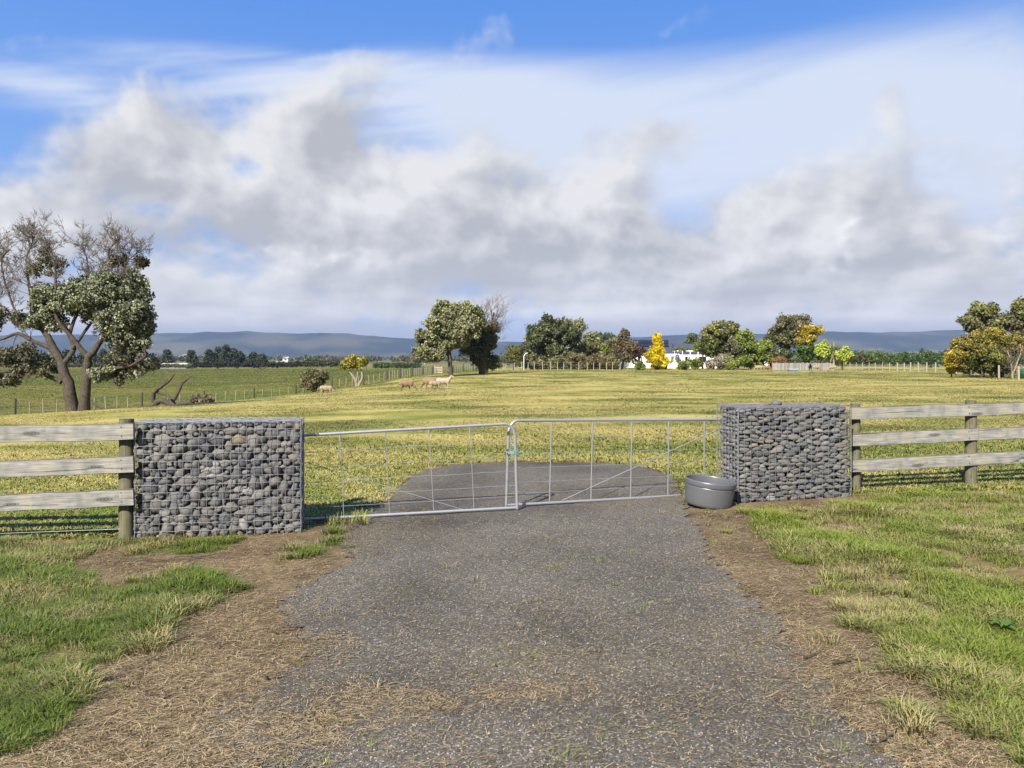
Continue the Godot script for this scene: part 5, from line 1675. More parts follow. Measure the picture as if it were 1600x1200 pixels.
func build_plain() -> void:
	var rng := RandomNumberGenerator.new()
	rng.seed = 404
	var da := Color(0.018, 0.028, 0.014)
	var db := Color(0.05, 0.065, 0.03)
	# dark shelter belt: single pines one can tell apart
	var pines := []
	for i in 26:
		pines.append([-120.0 + i * 13.0 + rng.randf_range(-4, 4), rng.randf_range(549, 556)])
	for q in [[352, 542], [340, 546], [364, 547], [376, 551], [395, 554], [410, 556], [328, 549], [262, 549], [300, 550]]: pines.append(q)
	for q in pines:
		var d := rng.randf_range(400, 440)
		var b := stand(q[0], d)
		var top := at(q[0], q[1], d).y
		var h := top - b.y
		var t := thing("pine_tree", "dark pine in the shelter belt below the hills", "tree", b, "pines of the far shelter belt")
		var g := Geo.new()
		g.rod(Vector3(0, -0.2, 0), Vector3(0, h * 0.7, 0), 0.25, 5)
		part(t, "trunk", g.mesh(), bark_mat)
		var xf := []
		var cl := []
		for k in 4: lump(xf, cl, Vector3(rng.randf_range(-0.6, 0.6), h * (0.3 + 0.2 * k), rng.randf_range(-0.6, 0.6)), Vector3(2.9 - 0.5 * k, h * 0.18, 2.9 - 0.5 * k), 34, 1.0, da, db, rng)
		many(t, "crown", leaf_clumps[rng.randi() % 3], leaf_mat, xf, cl)
	# clipped hedges across the plain
	for q in [[305, 462, 300.0, 565.0, "long dark clipped shelter hedge on the plain", Color(0.012, 0.017, 0.012), Color(0.03, 0.036, 0.022)], [464, 548, 310.0, 563.5, "uneven dark green hedge next to the long clipped hedge", da, Color(0.06, 0.075, 0.025)], [588, 655, 300.0, 567.0, "bright green clipped hedge below the distant trees", Color(0.03, 0.06, 0.015), Color(0.065, 0.10, 0.025)],
			[215, 305, 330.0, 569.0, "low pale green hedge at the field's far edge", Color(0.06, 0.07, 0.03), Color(0.12, 0.125, 0.05)], [-150, 215, 340.0, 567.0, "dull green hedge behind the old tree", Color(0.04, 0.05, 0.02), Color(0.09, 0.09, 0.04)]]:
		var lumps := []
		var x: float = q[0]
		while x < q[1]:
			var b := stand(x, q[2])
			var h: float = at(x, q[3] + rng.randf_range(-0.6, 0.6) * (2.0 if q[0] == 464 else 0.5), q[2]).y - b.y
			lumps.append([b + Vector3(0, h * 0.5, 0), Vector3(1.3, h * 0.5, 1.0), 34, 0.5, q[5], q[6]])
			x += 5.0
		foliage_thing("shelter_hedge", q[4], "hedge", "", "", lumps, int(q[0]) + 1000)
	# far mixed trees that read as one band
	var band := []
	for i in 190:
		var px := rng.randf_range(150, 840)
		var d := rng.randf_range(600, 1300)
		var b := stand(px, d)
		var h := rng.randf_range(3.5, 8.5)
		var c := Color(0.03, 0.045, 0.02).lerp(Color(0.10, 0.09, 0.04), rng.randf())
		if rng.randf() < 0.06: c = Color(0.28, 0.22, 0.03)
		band.append([b + Vector3(0, h * 0.45, 0), Vector3(h * rng.randf_range(0.6, 1.6), h * 0.5, h), 26, 1.5, c * 0.7, c * 1.3])
	foliage_thing("distant_trees", "band of small mixed trees at the foot of the hills", "woodland", "", "stuff", band, 2001)
	var wood := []
	for i in 330:
		var px := rng.randf_range(1290, 1900)
		var d := rng.randf_range(235, 330)
		var b := stand(px, d)
		var h: float = (at(px, 547.0 + rng.randf_range(-2.0, 3.0), 260).y - b.y) * rng.randf_range(0.75, 1.02)
		var c := Color(0.028, 0.06, 0.014).lerp(Color(0.075, 0.11, 0.026), rng.randf())
		if rng.randf() < 0.08: c = c.lerp(Color(0.09, 0.07, 0.03), 0.5)
		wood.append([b + Vector3(0, h * 0.55, 0), Vector3(rng.randf_range(1.6, 3.4), h * 0.45, 2.5), 46, 0.62, c * 0.75, c * 1.3])
	foliage_thing("woodland", "dense dark green wood behind the post fence", "woodland", "", "stuff", wood, 2002)
	# trees that close the gap behind the garden
	var more := []
	for i in 60:
		var px := rng.randf_range(760, 1300)
		var d := rng.randf_range(260, 420)
		var b := stand(px, d)
		var h := rng.randf_range(3.0, 6.5)
		more.append([b + Vector3(0, h * 0.5, 0), Vector3(h * 0.8, h * 0.5, h * 0.8), 34, 0.8, Color(0.03, 0.04, 0.018), Color(0.08, 0.085, 0.035)])
	foliage_thing("garden_backdrop", "dark trees showing through gaps behind the house garden", "woodland", "", "stuff", more, 2003)
	# glasshouses and sheds on the plain
	var white := mat(lin(0.36, 0.38, 0.4), 0.6)
	var dark := mat(lin(0.16, 0.17, 0.19), 0.6)
	for q in [[402, 22, 566.0, 480.0, "low white glasshouse behind the long dark hedge"], [436, 16, 565.0, 520.0, "smaller white glasshouse right of the low one"], [447, 9, 557.5, 900.0, "distant white shed under the hills"], [275, 40, 571.5, 345.0, "long pale glasshouse behind the low pale hedge"], [518, 5, 558.0, 950.0, "tiny distant white house at the foot of the hills"]]:
		var b := stand(q[0], q[3])
		var w: float = q[1] * q[3] / FOCAL
		var h: float = maxf(2.2, at(q[0], q[2], q[3]).y - b.y)
		var t := thing("farm_shed", q[4], "shed", b, "sheds on the plain")
		var g := Geo.new()
		g.box(Transform3D(Basis(), Vector3(0, h * 0.35, 0)), Vector3(w, h * 0.7, 6.0))
		part(t, "wall", g.mesh(), dark if q[0] == 275 else white)
		g = Geo.new()
		var y := h * 0.7
		g.flat([Vector3(-w / 2, y, 3.2), Vector3(w / 2, y, 3.2), Vector3(w / 2, h, 0), Vector3(-w / 2, h, 0)], Vector3(0, 1, 0.5).normalized())
		g.flat([Vector3(-w / 2, y, -3.2), Vector3(w / 2, y, -3.2), Vector3(w / 2, h, 0), Vector3(-w / 2, h, 0)], Vector3(0, 1, -0.5).normalized())
		g.flat([Vector3(w / 2, y, 3.2), Vector3(w / 2, h, 0), Vector3(w / 2, y, -3.2)], Vector3.RIGHT)
		g.flat([Vector3(-w / 2, y, 3.2), Vector3(-w / 2, h, 0), Vector3(-w / 2, y, -3.2)], Vector3.LEFT)
		part(t, "roof", g.mesh(), white)
	var pp := thing("power_pole", "wooden power pole standing on the plain", "pole", stand(572, 240.0))
	var g := Geo.new()
	var top := at(572, 551, 240).y - pp.position.y
	g.tube([Vector3(0, -0.3, 0), Vector3(0, top, 0)], [0.2, 0.14], 8)
	part(pp, "shaft", g.mesh(), post_mat)
	g = Geo.new()
	g.box(Transform3D(Basis(Vector3.UP, 0.5), Vector3(0, top - 0.4, 0)), Vector3(2.2, 0.14, 0.12))
	part(pp, "crossarm", g.mesh(), post_mat)

func roof_plane(parent: Node, called: String, p: Array, m: Material) -> MeshInstance3D:   # a thick sheet through four corners
	var nn: Vector3 = (p[1] - p[0]).cross(p[3] - p[0]).normalized()
	if nn.y < 0.0: nn = -nn
	var g := Geo.new()
	var lo := []
	for q in p: lo.append(q - nn * 0.12)
	g.flat(p, nn)
	g.flat(lo, -nn)
	var mid: Vector3 = (p[0] + p[1] + p[2] + p[3]) * 0.25
	for i in 4:
		var a: Vector3 = p[i]
		var b: Vector3 = p[(i + 1) % 4]
		var o := ((a + b) * 0.5 - mid).normalized()
		g.flat([a, b, b - nn * 0.12, a - nn * 0.12], o)
	return part(parent, called, g.mesh(), m)

func build_house() -> void:
	var d := 150.0
	var base := stand(1065, d)
	var t := thing("white_house", "long low white house with dark metal roofs and solar panels", "house", base)
	var white := mat(lin(0.74, 0.74, 0.72), 0.8)
	var frame := mat(lin(0.8, 0.8, 0.79), 0.6)
	var iron := mat(lin(0.045, 0.052, 0.07), 0.45)
	var rib := NoiseTexture2D.new()
	iron.metallic_specular = 0.5
	var glass := mat(lin(0.02, 0.025, 0.03), 0.12)
	var solar := mat(lin(0.012, 0.014, 0.024), 0.2)
	var P := func(px: float, py: float, back: float) -> Vector3: return at(px, py, d) * Vector3(1, 1, 0) + Vector3(0, 0, -d - back) - base
	var floor_y := -0.4
	# wings: left px, right px, eave py, back
	for w in [[950, 985, 551, 1.0], [985, 1062, 553, 0.0], [1062, 1152, 551, 1.6], [1196, 1216, 553, 4.0]]:
		var a: Vector3 = P.call(w[0], w[2], w[3])
		var b: Vector3 = P.call(w[1], w[2], w[3])
		var g := Geo.new()
		var hh := a.y - floor_y
		g.box(Transform3D(Basis(), Vector3((a.x + b.x) * 0.5, floor_y + hh * 0.5, a.z - 3.5)), Vector3(b.x - a.x - 0.01, hh, 7.0))
		part(t, "wall", g.mesh(), white)
	var e := func(px0: float, px1: float, eave: float, ridge: float, back: float, px2: float, px3: float) -> MeshInstance3D:
		return roof_plane(t, "roof", [P.call(px0, eave, back - 0.7), P.call(px1, eave, back - 0.7), P.call(px3, ridge, back + 4.2), P.call(px2, ridge, back + 4.2)], iron)
	var main: MeshInstance3D = e.call(942.0, 1053.0, 555.0, 530.0, 1.2, 950.0, 1059.0)
	roof_plane(t, "roof", [P.call(942, 555, 9.5), P.call(1053, 555, 9.5), P.call(1059, 530, 5.4), P.call(950, 530, 5.4)], iron)
	var lo: MeshInstance3D = e.call(1050.0, 1150.0, 551.5, 536.0, 2.0, 1058.0, 1145.0)
	e.call(1190.0, 1219.0, 553.0, 538.0, 4.0, 1192.0, 1216.0)
	# solar panels stand a little off the main roof
	for k in 7:
		for r in 2:
			var f0 := 0.42 + k * 0.075
			var v0 := 0.52 + r * 0.22
			var c := []
			for q in [[f0, v0], [f0 + 0.07, v0], [f0 + 0.07, v0 + 0.19], [f0, v0 + 0.19]]:
				var a: Vector3 = P.call(942, 555, 0.5).lerp(P.call(950, 530, 5.4), q[1])
				var b: Vector3 = P.call(1053, 555, 0.5).lerp(P.call(1059, 530, 5.4), q[1])
				c.append(a.lerp(b, q[0]) + Vector3(0, 0.16, 0.12))
			roof_plane(main, "solar_panel", c, solar)
	# standing seams
	for k in 24:
		var f := (k + 0.5) / 24.0
		var g := Geo.new()
		g.rod(P.call(942, 555, 0.5).lerp(P.call(1053, 555, 0.5), f) + Vector3(0, 0.02, 0), P.call(950, 530, 5.4).lerp(P.call(1059, 530, 5.4), f) + Vector3(0, 0.02, 0), 0.035, 4)
		part(main, "seam", g.mesh(), iron)
	for w in [[1048.5, 1055, 556.5, 566.5, 0.0], [1057, 1060.5, 556.5, 566.0, 0.0], [1073, 1083, 557, 574, 1.6], [1088, 1092.5, 557, 566, 1.6], [1095, 1107, 557, 566.5, 1.6], [998, 1003, 557, 566, 0.0], [1118, 1124, 557, 566.5, 1.6], [958, 966, 556, 566, 1.0], [1141, 1146, 558, 574, 1.6]]:
		var a: Vector3 = P.call(w[0], w[3], w[4])
		var b: Vector3 = P.call(w[1], w[2], w[4])
		var g := Geo.new()
		var th := 0.11
		for s in [[a.x - th, a.y - th, b.x + th, a.y], [a.x - th, b.y, b.x + th, b.y + th], [a.x - th, a.y, a.x, b.y], [b.x, a.y, b.x + th, b.y], [(a.x + b.x) * 0.5 - 0.04, a.y, (a.x + b.x) * 0.5 + 0.04, b.y]]:
			g.box(Transform3D(Basis(), Vector3((s[0] + s[2]) * 0.5, (s[1] + s[3]) * 0.5, a.z + 0.05)), Vector3(s[2] - s[0], s[3] - s[1], 0.09))
		var win := part(t, "window", g.mesh(), frame)
		g = Geo.new()
		g.box(Transform3D(Basis(), Vector3((a.x + b.x) * 0.5, (a.y + b.y) * 0.5, a.z + 0.02)), Vector3(b.x - a.x, b.y - a.y, 0.03))
		part(win, "pane", g.mesh(), glass)
	var g := Geo.new()     # pergola along the terrace
	for px in [1050, 1062, 1074, 1086]:
		var a: Vector3 = P.call(px, 549, -2.4)
		g.box(Transform3D(Basis(), Vector3(a.x, (a.y + floor_y) * 0.5, a.z)), Vector3(0.1, a.y - floor_y, 0.1))
	var pa: Vector3 = P.call(1047, 549, -2.4)
	var pb: Vector3 = P.call(1090, 549, -2.4)
	g.box(Transform3D(Basis(), (pa + pb) * 0.5 + Vector3(0, 0.06, 0)), Vector3(pb.x - pa.x, 0.14, 0.12))
	part(t, "pergola", g.mesh(), frame)
	foliage_thing("climbing_vine", "green vine growing over the white pergola", "vine", "", "", [[P.call(1058, 547, -2.0) + base, Vector3(1.6, 0.4, 0.9), 90, 0.24, Color(0.06, 0.085, 0.02), Color(0.14, 0.16, 0.04)], [P.call(1072, 548, -1.6) + base, Vector3(1.1, 0.3, 0.8), 50, 0.22, Color(0.06, 0.085, 0.02), Color(0.14, 0.16, 0.04)]], 2100)

func plain_post(parent: Node, p: Vector3, h: float, w: float, m: Material, lean := 0.0) -> void:
	var g := Geo.new()
	g.tube([p - Vector3(0, 0.15, 0), p + Vector3(lean * h, h, 0)], [w * 0.5, w * 0.46], 7)
	part(parent, "post", g.mesh(), m)

func build_far_fences() -> void:
	var rng := RandomNumberGenerator.new()
	rng.seed = 77
	var grey := mat(lin(0.23, 0.205, 0.165), 0.9)
	var dark := mat(lin(0.045, 0.04, 0.034), 0.9)
	# wire and batten fence along the paddock's left edge
	var way := [[-330, 52], [0, 56], [200, 67], [337, 75], [450, 84], [560, 95], [600, 101], [690, 131], [745, 150]]
	var t := thing("batten_fence", "long wire fence with thin battens and dark posts along the lower field", "fence", stand(337, 75))
	var o := t.position
	var tops := []
	var k := 0
	for i in way.size() - 1:
		var a := Vector2((way[i][0] - 800.0) / FOCAL * way[i][1], way[i][1])
		var b := Vector2((way[i + 1][0] - 800.0) / FOCAL * way[i + 1][1], way[i + 1][1])
		var n := maxi(1, int(a.distance_to(b) / 1.15))
		for j in n:
			var q := a.lerp(b, float(j) / n)
			var p := on_ground(q.x, -q.y)
			if k % 5 == 0:
				plain_post(t, p - o, 1.3 + rng.randf_range(-0.05, 0.1), 0.17, dark, rng.randf_range(-0.03, 0.03))
			else:
				plain_post(t, p - o, 1.12 + rng.randf_range(-0.1, 0.08), 0.075, grey, rng.randf_range(-0.06, 0.06))
			tops.append(p - o)
			k += 1
	for h in [0.25, 0.5, 0.75, 1.0]:
		var g := Geo.new()
		var pts := []
		var rr := []
		for p in tops:
			pts.append(p + Vector3(0, h, 0.03))
			rr.append(0.006)
		g.tube(pts, rr, 3, Color.WHITE, false)
		part(t, "wire", g.mesh(), grey)
	# posts before the garden
	t = thing("post_fence", "thin post fence running in front of the garden bushes", "fence", stand(900, 128))
	o = t.position
	var px := 778.0
	while px < 990.0:
		plain_post(t, stand(px, 128.5) - o, 1.25 + rng.randf_range(-0.1, 0.1), 0.13, grey, rng.randf_range(-0.03, 0.03))
		px += rng.randf_range(9.0, 14.0)
	for h in [0.4, 0.8, 1.15]:
		var g := Geo.new()
		g.tube([stand(778, 128.4) - o + Vector3(0, h, 0), stand(880, 128.4) - o + Vector3(0, h, 0), stand(990, 128.4) - o + Vector3(0, h, 0)], [0.008, 0.008, 0.008], 3, Color.WHITE, false)
		part(t, "wire", g.mesh(), grey)
	# posts at the right, coming nearer
	t = thing("post_fence", "stout grey post fence before the dark wood", "fence", stand(1462, 116))
	o = t.position
	var pts := []
	for q in [[1328, 128], [1338, 128], [1348, 127], [1358, 127], [1368, 126], [1379, 125], [1390, 124], [1402, 123], [1413, 122], [1423, 120], [1435, 118], [1448, 116], [1462, 112], [1478, 106], [1495, 100], [1515, 93], [1537, 86], [1561, 79], [1592, 71], [1630, 65], [1680, 58]]:
		var p := stand(q[0], q[1])
		plain_post(t, p - o, 1.3 + rng.randf_range(-0.06, 0.06), 0.2 if q[0] > 1400 else 0.12, grey, rng.randf_range(-0.015, 0.015))
		pts.append(p - o)
	for h in [0.35, 0.7, 1.05]:
		var g := Geo.new()
		var w := []
		var rr := []
		for p in pts:
			w.append(p + Vector3(0, h, 0.08))
			rr.append(0.006)
		g.tube(w, rr, 3, Color.WHITE, false)
		part(t, "wire", g.mesh(), grey)
	# paling fence
	var pale := mat(lin(0.19, 0.18, 0.165), 0.9)
	var pale2 := mat(lin(0.15, 0.145, 0.135), 0.9)
	var pale3 := mat(lin(0.22, 0.205, 0.18), 0.9)
	t = thing("paling_fence", "grey timber paling fence right of the house garden", "fence", stand(1258, 127))
	o = t.position
	var a := stand(1206, 128)
	var b := stand(1303, 126)
	var n := 44
	for i in n:
		var p := a.lerp(b, (i + 0.5) / n)
		var g := Geo.new()
		var h := 1.22 + rng.randf_range(-0.06, 0.06)
		g.box(Transform3D(Basis(Vector3.UP, 0.02), p - o + Vector3(0, h * 0.5 - 0.05, rng.randf_range(-0.01, 0.01))), Vector3(a.distance_to(b) / n * rng.randf_range(0.84, 0.92), h, 0.025))
		part(t, "paling", g.mesh(), [pale, pale2, pale3][rng.randi() % 3])
	for h in [0.3, 0.95]:
		var g := Geo.new()
		g.box(Transform3D(Basis(Vector3.UP, atan2(-(b.z - a.z), b.x - a.x)), (a + b) * 0.5 - o + Vector3(0, h, -0.06)), Vector3(a.distance_to(b), 0.09, 0.05))
		part(t, "rail", g.mesh(), pale)
	# small wooden gate by the leaning tree
	t = thing("wooden_gate", "small wooden slatted gate in the far fence corner", "gate", stand(685, 127))
	var tan_wood := mat(lin(0.34, 0.29, 0.19), 0.9)
	for i in 4:
		var g := Geo.new()
		g.box(Transform3D(Basis(), Vector3(0, 0.2 + i * 0.27, 0)), Vector3(1.05, 0.12, 0.04))
		part(t, "slat", g.mesh(), tan_wood)
	for s in [-1, 1]: plain_post(t, Vector3(s * 0.56, 0, -0.05), 1.25, 0.14, tan_wood)
	# garden arch of white pipe
	t = thing("pipe_arch", "white bent pipe arch standing by the garden fence", "arch", stand(822, 131))
	var g := Geo.new()
	var bend := []
	var rr := []
	for i in 17:
		var f := i / 16.0
		bend.append(Vector3(-0.35, 0, 0).lerp(Vector3(-0.35, 2.0, 0), minf(1.0, f * 2.0)) if f < 0.5 else Vector3(0.25 - 0.6 * cos((f - 0.5) * PI * 1.0), 2.0 + 0.7 * sin((f - 0.5) * PI), 0))
		rr.append(0.045)
	g.tube(bend, rr, 7)
	part(t, "pipe", g.mesh(), mat(lin(0.7, 0.7, 0.68), 0.5))
	# water trough and tank
	t = thing("water_trough", "low blue trough before the paling fence", "trough", stand(1239, 121))
	g = Geo.new()
	g.box(Transform3D(Basis(), Vector3(0, 0.12, 0)), Vector3(1.35, 0.24, 0.6))
	part(t, "basin", g.mesh(), mat(lin(0.03, 0.09, 0.22), 0.5))
	g = Geo.new()
	for s in [[0.0, 0.31, 1.45, 0.07], [0.0, -0.31, 1.45, 0.07]]: g.box(Transform3D(Basis(), Vector3(s[0], 0.28, s[1])), Vector3(s[2], 0.09, s[3]))
	for s in [-0.69, 0.69]: g.box(Transform3D(Basis(), Vector3(s, 0.281, 0)), Vector3(0.07, 0.088, 0.54))
	part(t, "rim", g.mesh(), mat(lin(0.3, 0.33, 0.38), 0.5))
	t = thing("water_tank", "green plastic water tank at the paddock's right edge", "tank", stand(1607, 78))
	g = Geo.new()
	g.lathe([Vector2(0, 0.0), Vector2(0.75, 0.0), Vector2(0.75, 0.75), Vector2(0.7, 0.85), Vector2(0.25, 1.0), Vector2(0.0, 1.0)], 24)
	part(t, "shell", g.mesh(), mat(lin(0.015, 0.09, 0.05), 0.5))
	g = Geo.new()
	g.lathe([Vector2(0.22, 0.99), Vector2(0.22, 1.06), Vector2(0.0, 1.07)], 16)
	part(t, "lid", g.mesh(), mat(lin(0.012, 0.07, 0.04), 0.5))

# ---------------------------------------------------------------- sheep: bones with radii, joined smoothly and meshed as surface nets
func net_mesh(bones: Array, lo: Vector3, hi: Vector3, cell: float, soft: float) -> ArrayMesh:
	var n := Vector3i(((hi - lo) / cell).ceil()) + Vector3i.ONE
	var f := PackedFloat32Array()
	f.resize(n.x * n.y * n.z)
	for k in n.z:
		for j in n.y:
			for i in n.x:
				f[(k * n.y + j) * n.x + i] = field(bones, lo + Vector3(i, j, k) * cell, soft)
	var id := {}
	var g := Geo.new()
	var step := [1, n.x, n.x * n.y]
	for k in n.z - 1:
		for j in n.y - 1:
			for i in n.x - 1:
				var b := (k * n.y + j) * n.x + i
				var sum := Vector3.ZERO
				var cnt := 0
				for e in 12:
					var ax := e / 4
					var u := (ax + 1) % 3
					var w := (ax + 2) % 3
					var off := Vector3i.ZERO
					off[u] = e & 1
					off[w] = (e >> 1) & 1
					var c0: int = b + off.x * step[0] + off.y * step[1] + off.z * step[2]
					var c1: int = c0 + step[ax]
					if (f[c0] < 0.0) != (f[c1] < 0.0):
						var p := Vector3(off)
						p[ax] += f[c0] / (f[c0] - f[c1])
						sum += p
						cnt += 1
				if cnt:
					var p := lo + (Vector3(i, j, k) + sum / cnt) * cell
					var h := cell * 0.5
					var nn := Vector3(field(bones, p + Vector3(h, 0, 0), soft) - field(bones, p - Vector3(h, 0, 0), soft), field(bones, p + Vector3(0, h, 0), soft) - field(bones, p - Vector3(0, h, 0), soft), field(bones, p + Vector3(0, 0, h), soft) - field(bones, p - Vector3(0, 0, h), soft)).normalized()
					id[b] = g.vert(p, nn)
	for k in range(1, n.z - 1):
		for j in range(1, n.y - 1):
			for i in range(1, n.x - 1):
				var b := (k * n.y + j) * n.x + i
				for ax in 3:
					if (f[b] < 0.0) != (f[b + step[ax]] < 0.0):
						var u: int = step[(ax + 1) % 3]
						var w: int = step[(ax + 2) % 3]
						g.quad(id[b], id[b - u], id[b - u - w], id[b - w])
	return g.mesh()

func field(bones: Array, p: Vector3, soft: float) -> float:
	var s := 1e9
	for b in bones:
		var a: Vector3 = b[0]
		var ab: Vector3 = b[1] - a
		var t := clampf((p - a).dot(ab) / maxf(ab.length_squared(), 1e-9), 0.0, 1.0)
		var d := p.distance_to(a + ab * t) - lerpf(b[2], b[3], t)
		var h := maxf(soft - absf(s - d), 0.0) / soft
		s = minf(s, d) - h * h * soft * 0.25
	return s

func sheep_bones(up: bool) -> Array:
	var b := [[Vector3(0.30, 0.60, 0), Vector3(-0.02, 0.585, 0), 0.185, 0.205], [Vector3(-0.02, 0.585, 0), Vector3(-0.36, 0.62, 0), 0.205, 0.18], [Vector3(0.28, 0.52, 0), Vector3(-0.05, 0.48, 0), 0.14, 0.15], [Vector3(-0.5, 0.62, 0), Vector3(-0.54, 0.45, 0), 0.04, 0.025]]
	if up:
		b.append_array([[Vector3(0.36, 0.66, 0), Vector3(0.56, 0.90, 0), 0.13, 0.085], [Vector3(0.56, 0.92, 0), Vector3(0.70, 0.86, 0), 0.075, 0.055], [Vector3(0.70, 0.86, 0), Vector3(0.79, 0.80, 0), 0.052, 0.04],
			[Vector3(0.55, 0.95, 0.06), Vector3(0.52, 0.95, 0.15), 0.025, 0.014], [Vector3(0.55, 0.95, -0.06), Vector3(0.52, 0.95, -0.15), 0.025, 0.014]])
	else:
		b.append_array([[Vector3(0.36, 0.60, 0), Vector3(0.58, 0.36, 0), 0.13, 0.085], [Vector3(0.60, 0.32, 0), Vector3(0.70, 0.19, 0), 0.075, 0.055], [Vector3(0.70, 0.19, 0), Vector3(0.75, 0.09, 0), 0.052, 0.04],
			[Vector3(0.58, 0.37, 0.06), Vector3(0.56, 0.36, 0.16), 0.025, 0.014], [Vector3(0.58, 0.37, -0.06), Vector3(0.56, 0.36, -0.16), 0.025, 0.014]])
	for s in [-1.0, 1.0]:
		var o: float = 0.05 * s
		b.append_array([[Vector3(0.27 + o, 0.50, 0.1 * s), Vector3(0.26 + o, 0.28, 0.1 * s), 0.075, 0.038], [Vector3(0.26 + o, 0.28, 0.1 * s), Vector3(0.265 + o, 0.03, 0.1 * s), 0.034, 0.03],
			[Vector3(-0.34 - o, 0.55, 0.1 * s), Vector3(-0.28 - o, 0.36, 0.11 * s), 0.12, 0.06], [Vector3(-0.28 - o, 0.36, 0.11 * s), Vector3(-0.39 - o, 0.25, 0.11 * s), 0.055, 0.036], [Vector3(-0.39 - o, 0.25, 0.11 * s), Vector3(-0.37 - o, 0.03, 0.11 * s), 0.034, 0.03]])
	return b

func build_sheep() -> void:
	var graze := net_mesh(sheep_bones(false), Vector3(-0.66, -0.02, -0.3), Vector3(0.86, 0.9, 0.3), 0.036, 0.07)
	var alert := net_mesh(sheep_bones(true), Vector3(-0.66, -0.02, -0.3), Vector3(0.9, 1.1, 0.3), 0.036, 0.07)
	var wool := func(r: float, g: float, b: float) -> StandardMaterial3D:
		var m := mat(lin(r, g, b), 0.95)
		m.albedo_texture = speckle(0.06, 0.7, int(r * 1000.0))
		m.uv1_triplanar = true
		m.uv1_scale = Vector3(3, 3, 3)
		m.rim_enabled = true
		m.rim = 0.2
		return m
	var cream: StandardMaterial3D = wool.call(0.30, 0.24, 0.155)
	var white: StandardMaterial3D = wool.call(0.37, 0.32, 0.23)
	var tan_: StandardMaterial3D = wool.call(0.23, 0.155, 0.09)
	var black: StandardMaterial3D = wool.call(0.012, 0.012, 0.013)
	for q in [[510, 68.0, 0.1, false, cream, 1.0, "cream sheep grazing alone near the wire fence"], [635, 64.0, 0.15, false, tan_, 1.08, "tan sheep grazing just left of the small flock"], [671, 66.0, 2.6, false, tan_, 1.15, "tan backed sheep half hidden behind its flock mates"],
			[680, 64.0, 0.3, false, cream, 0.88, "small cream sheep grazing in the middle of the flock"], [693, 65.0, -0.05, true, white, 1.1, "white sheep standing with raised head"], [1186, 119.0, 3.0, false, cream, 1.1, "cream sheep grazing below the leafy green tree"], [1198, 117.0, 0.2, false, tan_, 1.1, "tan sheep grazing next to the garden bushes"],
			[1266, 121.0, -1.9, true, black, 1.15, "black sheep standing before the paling fence"], [1276, 119.0, 0.2, false, cream, 1.1, "cream sheep grazing beside the black sheep"], [1301, 119.0, 3.3, false, cream, 1.1, "cream sheep grazing at the end of the paling fence"]]:
		var t := thing("sheep", q[6], "sheep", stand(q[0], q[1]), "sheep in the paddock", q[2])
		t.scale = Vector3.ONE * q[5]
		part(t, "body", alert if q[3] else graze, q[4])

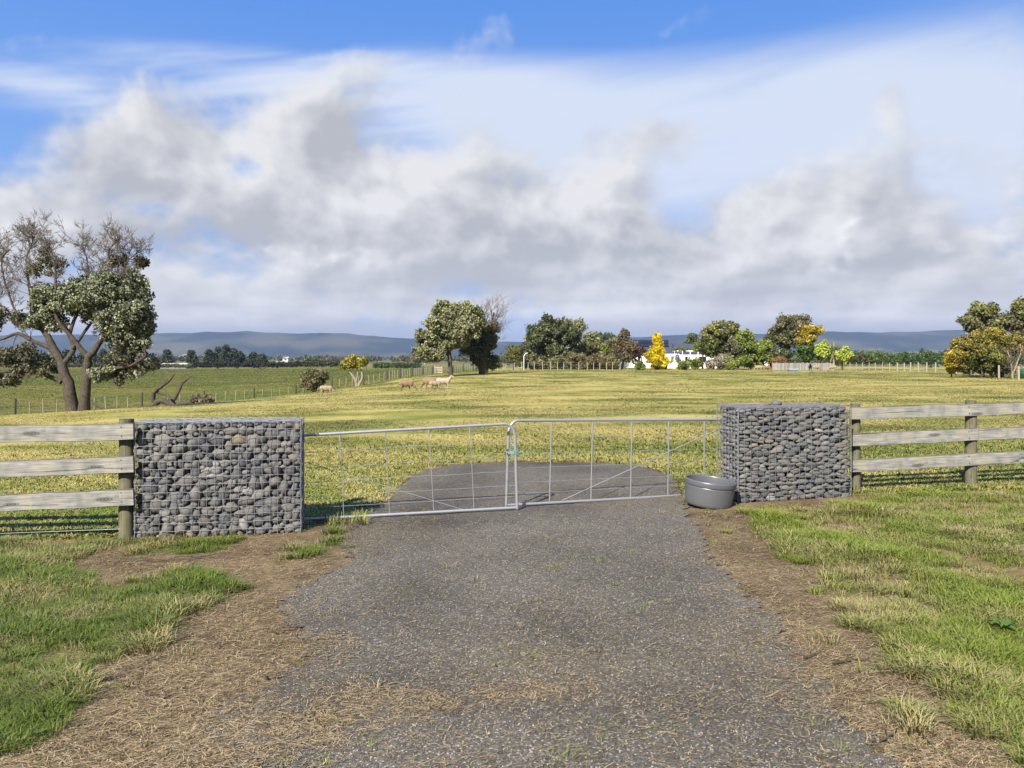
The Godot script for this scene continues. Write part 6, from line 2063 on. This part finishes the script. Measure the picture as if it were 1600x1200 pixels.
func build_bits() -> void:
	var rng := RandomNumberGenerator.new()
	rng.seed = 321
	for q in [[1392, 1158, 0.7, 0.17], [1395, 1130, 2.2, 0.13], [1270, 1030, 0.6, 0.16], [1330, 1038, 0.2, 0.25], [445, 992, 0.4, 0.16], [415, 1062, 2.2, 0.10], [290, 1000, 0.7, 0.1], [245, 1035, 0.5, 0.12], [270, 878, 0.1, 0.5], [330, 874, -0.1, 0.45]]:
		var p := ground_px(q[0], q[1]) + Vector3(0, 0.02, 0)
		var t := thing("fallen_twig", "dark dead twig lying on the straw beside the drive", "twig", p, "dead twigs on the straw")
		var g := Geo.new()
		var dir := Vector3(cos(q[2]), 0, -sin(q[2]))
		var pts := []
		var rr := []
		for i in 6:
			pts.append(dir * q[3] * (i / 5.0 - 0.5) + Vector3(rng.randfn() * 0.006, absf(rng.randfn()) * 0.005, rng.randfn() * 0.008))
			rr.append(0.006 - i * 0.0007)
		g.tube(pts, rr, 6)
		part(t, "stem", g.mesh(), bark_mat)
		g = Geo.new()
		g.tube([pts[2], pts[2] + dir.rotated(Vector3.UP, 0.8) * q[3] * 0.2 + Vector3(0, 0.012, 0), pts[2] + dir.rotated(Vector3.UP, 0.6) * q[3] * 0.4], [0.0035, 0.0028, 0.0015], 5)
		part(t, "side_shoot", g.mesh(), bark_mat)
	# broad leaved weed in the verge
	var wp := ground_px(1568, 990)
	var w := thing("dock_weed", "broad leaved bright green weed in the right verge", "weed", wp)
	for i in 9:
		var a := TAU * i / 9.0 + rng.randf_range(-0.25, 0.25)
		var dir := Vector3(cos(a), 0, sin(a))
		var side := dir.cross(Vector3.UP)
		var l := rng.randf_range(0.07, 0.12)
		var g := Geo.new()
		for k in 6:
			var f := k / 5.0
			var m := dir * l * f + Vector3(0, 0.045 * sin(f * 2.4) + 0.02, 0)
			var wd := l * 0.17 * sin(PI * clampf(f * 0.92 + 0.08, 0, 1))
			g.vert(m + side * wd + Vector3(0, 0.008, 0), Vector3.UP)
			g.vert(m, Vector3.UP)
			g.vert(m - side * wd + Vector3(0, 0.008, 0), Vector3.UP)
			if k:
				var b := g.v.size() - 6
				g.quad(b, b + 1, b + 4, b + 3)
				g.quad(b + 1, b + 2, b + 5, b + 4)
		var lm := leafy(0.4, 0.45)
		lm.albedo_color = lin(0.075, 0.13, 0.025)
		part(w, "leaf", g.mesh(), lm)
	# tall dry grass by the gate hinge
	var hp := ground_px(535, 818)
	var hx := []
	var hc := []
	for i in 70:
		var r := ground_px(505 + rng.randf() * 65, 806 + rng.randf() * 16)
		var h := rng.randf_range(0.08, 0.2)
		hx.append(Transform3D(Basis(Vector3.UP, rng.randf() * TAU).scaled(Vector3(h * 0.5, h, h * 0.5)), r - hp))
		hc.append(Color(0.10, 0.15, 0.02).lerp(Color(0.36, 0.29, 0.14), rng.randf()))
	var ht := thing("grass_clump", "tall dry grass clump growing under the gate by the cobble gabion", "grass", hp)
	many(ht, "blades", tuft_mesh(71, 8, 0.5, 0.9, 0.03), leafy(0.4, 0.6), hx, hc)

func _ready() -> void:
	var cam := Camera3D.new()
	cam.name = "camera"
	cam.projection = Camera3D.PROJECTION_FRUSTUM
	cam.near = 0.1
	cam.far = 20000.0
	cam.size = 0.1 * 1200.0 / FOCAL
	cam.frustum_offset = Vector2(0.0, -0.1 * (600.0 - HORIZON) / FOCAL)
	cam.position = Vector3(0, EYE, 0)
	add_child(cam)
	cam.current = true
	var env := Environment.new()
	env.background_mode = Environment.BG_SKY
	env.tonemap_mode = Environment.TONE_MAPPER_LINEAR
	env.tonemap_exposure = 2.5
	env.background_energy_multiplier = 1.0 / 2.5
	env.sdfgi_enabled = true
	env.ssao_enabled = true
	env.ssil_enabled = true
	env.fog_enabled = true
	env.fog_density = 0.000062
	env.fog_light_color = Color(0.64, 0.75, 1.0)
	var sky := Sky.new()
	var pan := PanoramaSkyMaterial.new()
	pan.panorama = make_sky(1.3)
	sky.sky_material = pan
	env.sky = sky
	var we := WorldEnvironment.new()
	we.environment = env
	add_child(we)
	var sun := DirectionalLight3D.new()
	sun.name = "sun"
	sun.light_energy = 1.6
	sun.light_color = Color(1.0, 0.965, 0.905)
	sun.light_angular_distance = 0.53
	sun.shadow_enabled = true
	add_child(sun)
	# the sun stands behind the camera's left shoulder, 37 degrees up
	var az := deg_to_rad(25.0)
	var el := deg_to_rad(37.0)
	sun.look_at_from_position(Vector3(-sin(az) * cos(el), sin(el), cos(az) * cos(el)) * 50.0, Vector3.ZERO)
	print("sky ", Time.get_ticks_msec())
	solve_terrain()
	for q in [[-700, 40], [0, 46], [200, 58], [337, 66], [450, 75], [560, 87], [690, 126], [760, 142]]:
		edge_line.append(Vector2((q[0] - 800.0) / FOCAL * q[1], q[1]))
	cache_heights()
	plan_ground()
	build_ground()
	build_driveway()
	build_grass()
	build_straw()
	build_front()
	build_hills()
	build_trees()
	build_plain()
	build_house()
	build_far_fences()
	build_sheep()
	build_bits()
	print("done ", Time.get_ticks_msec())
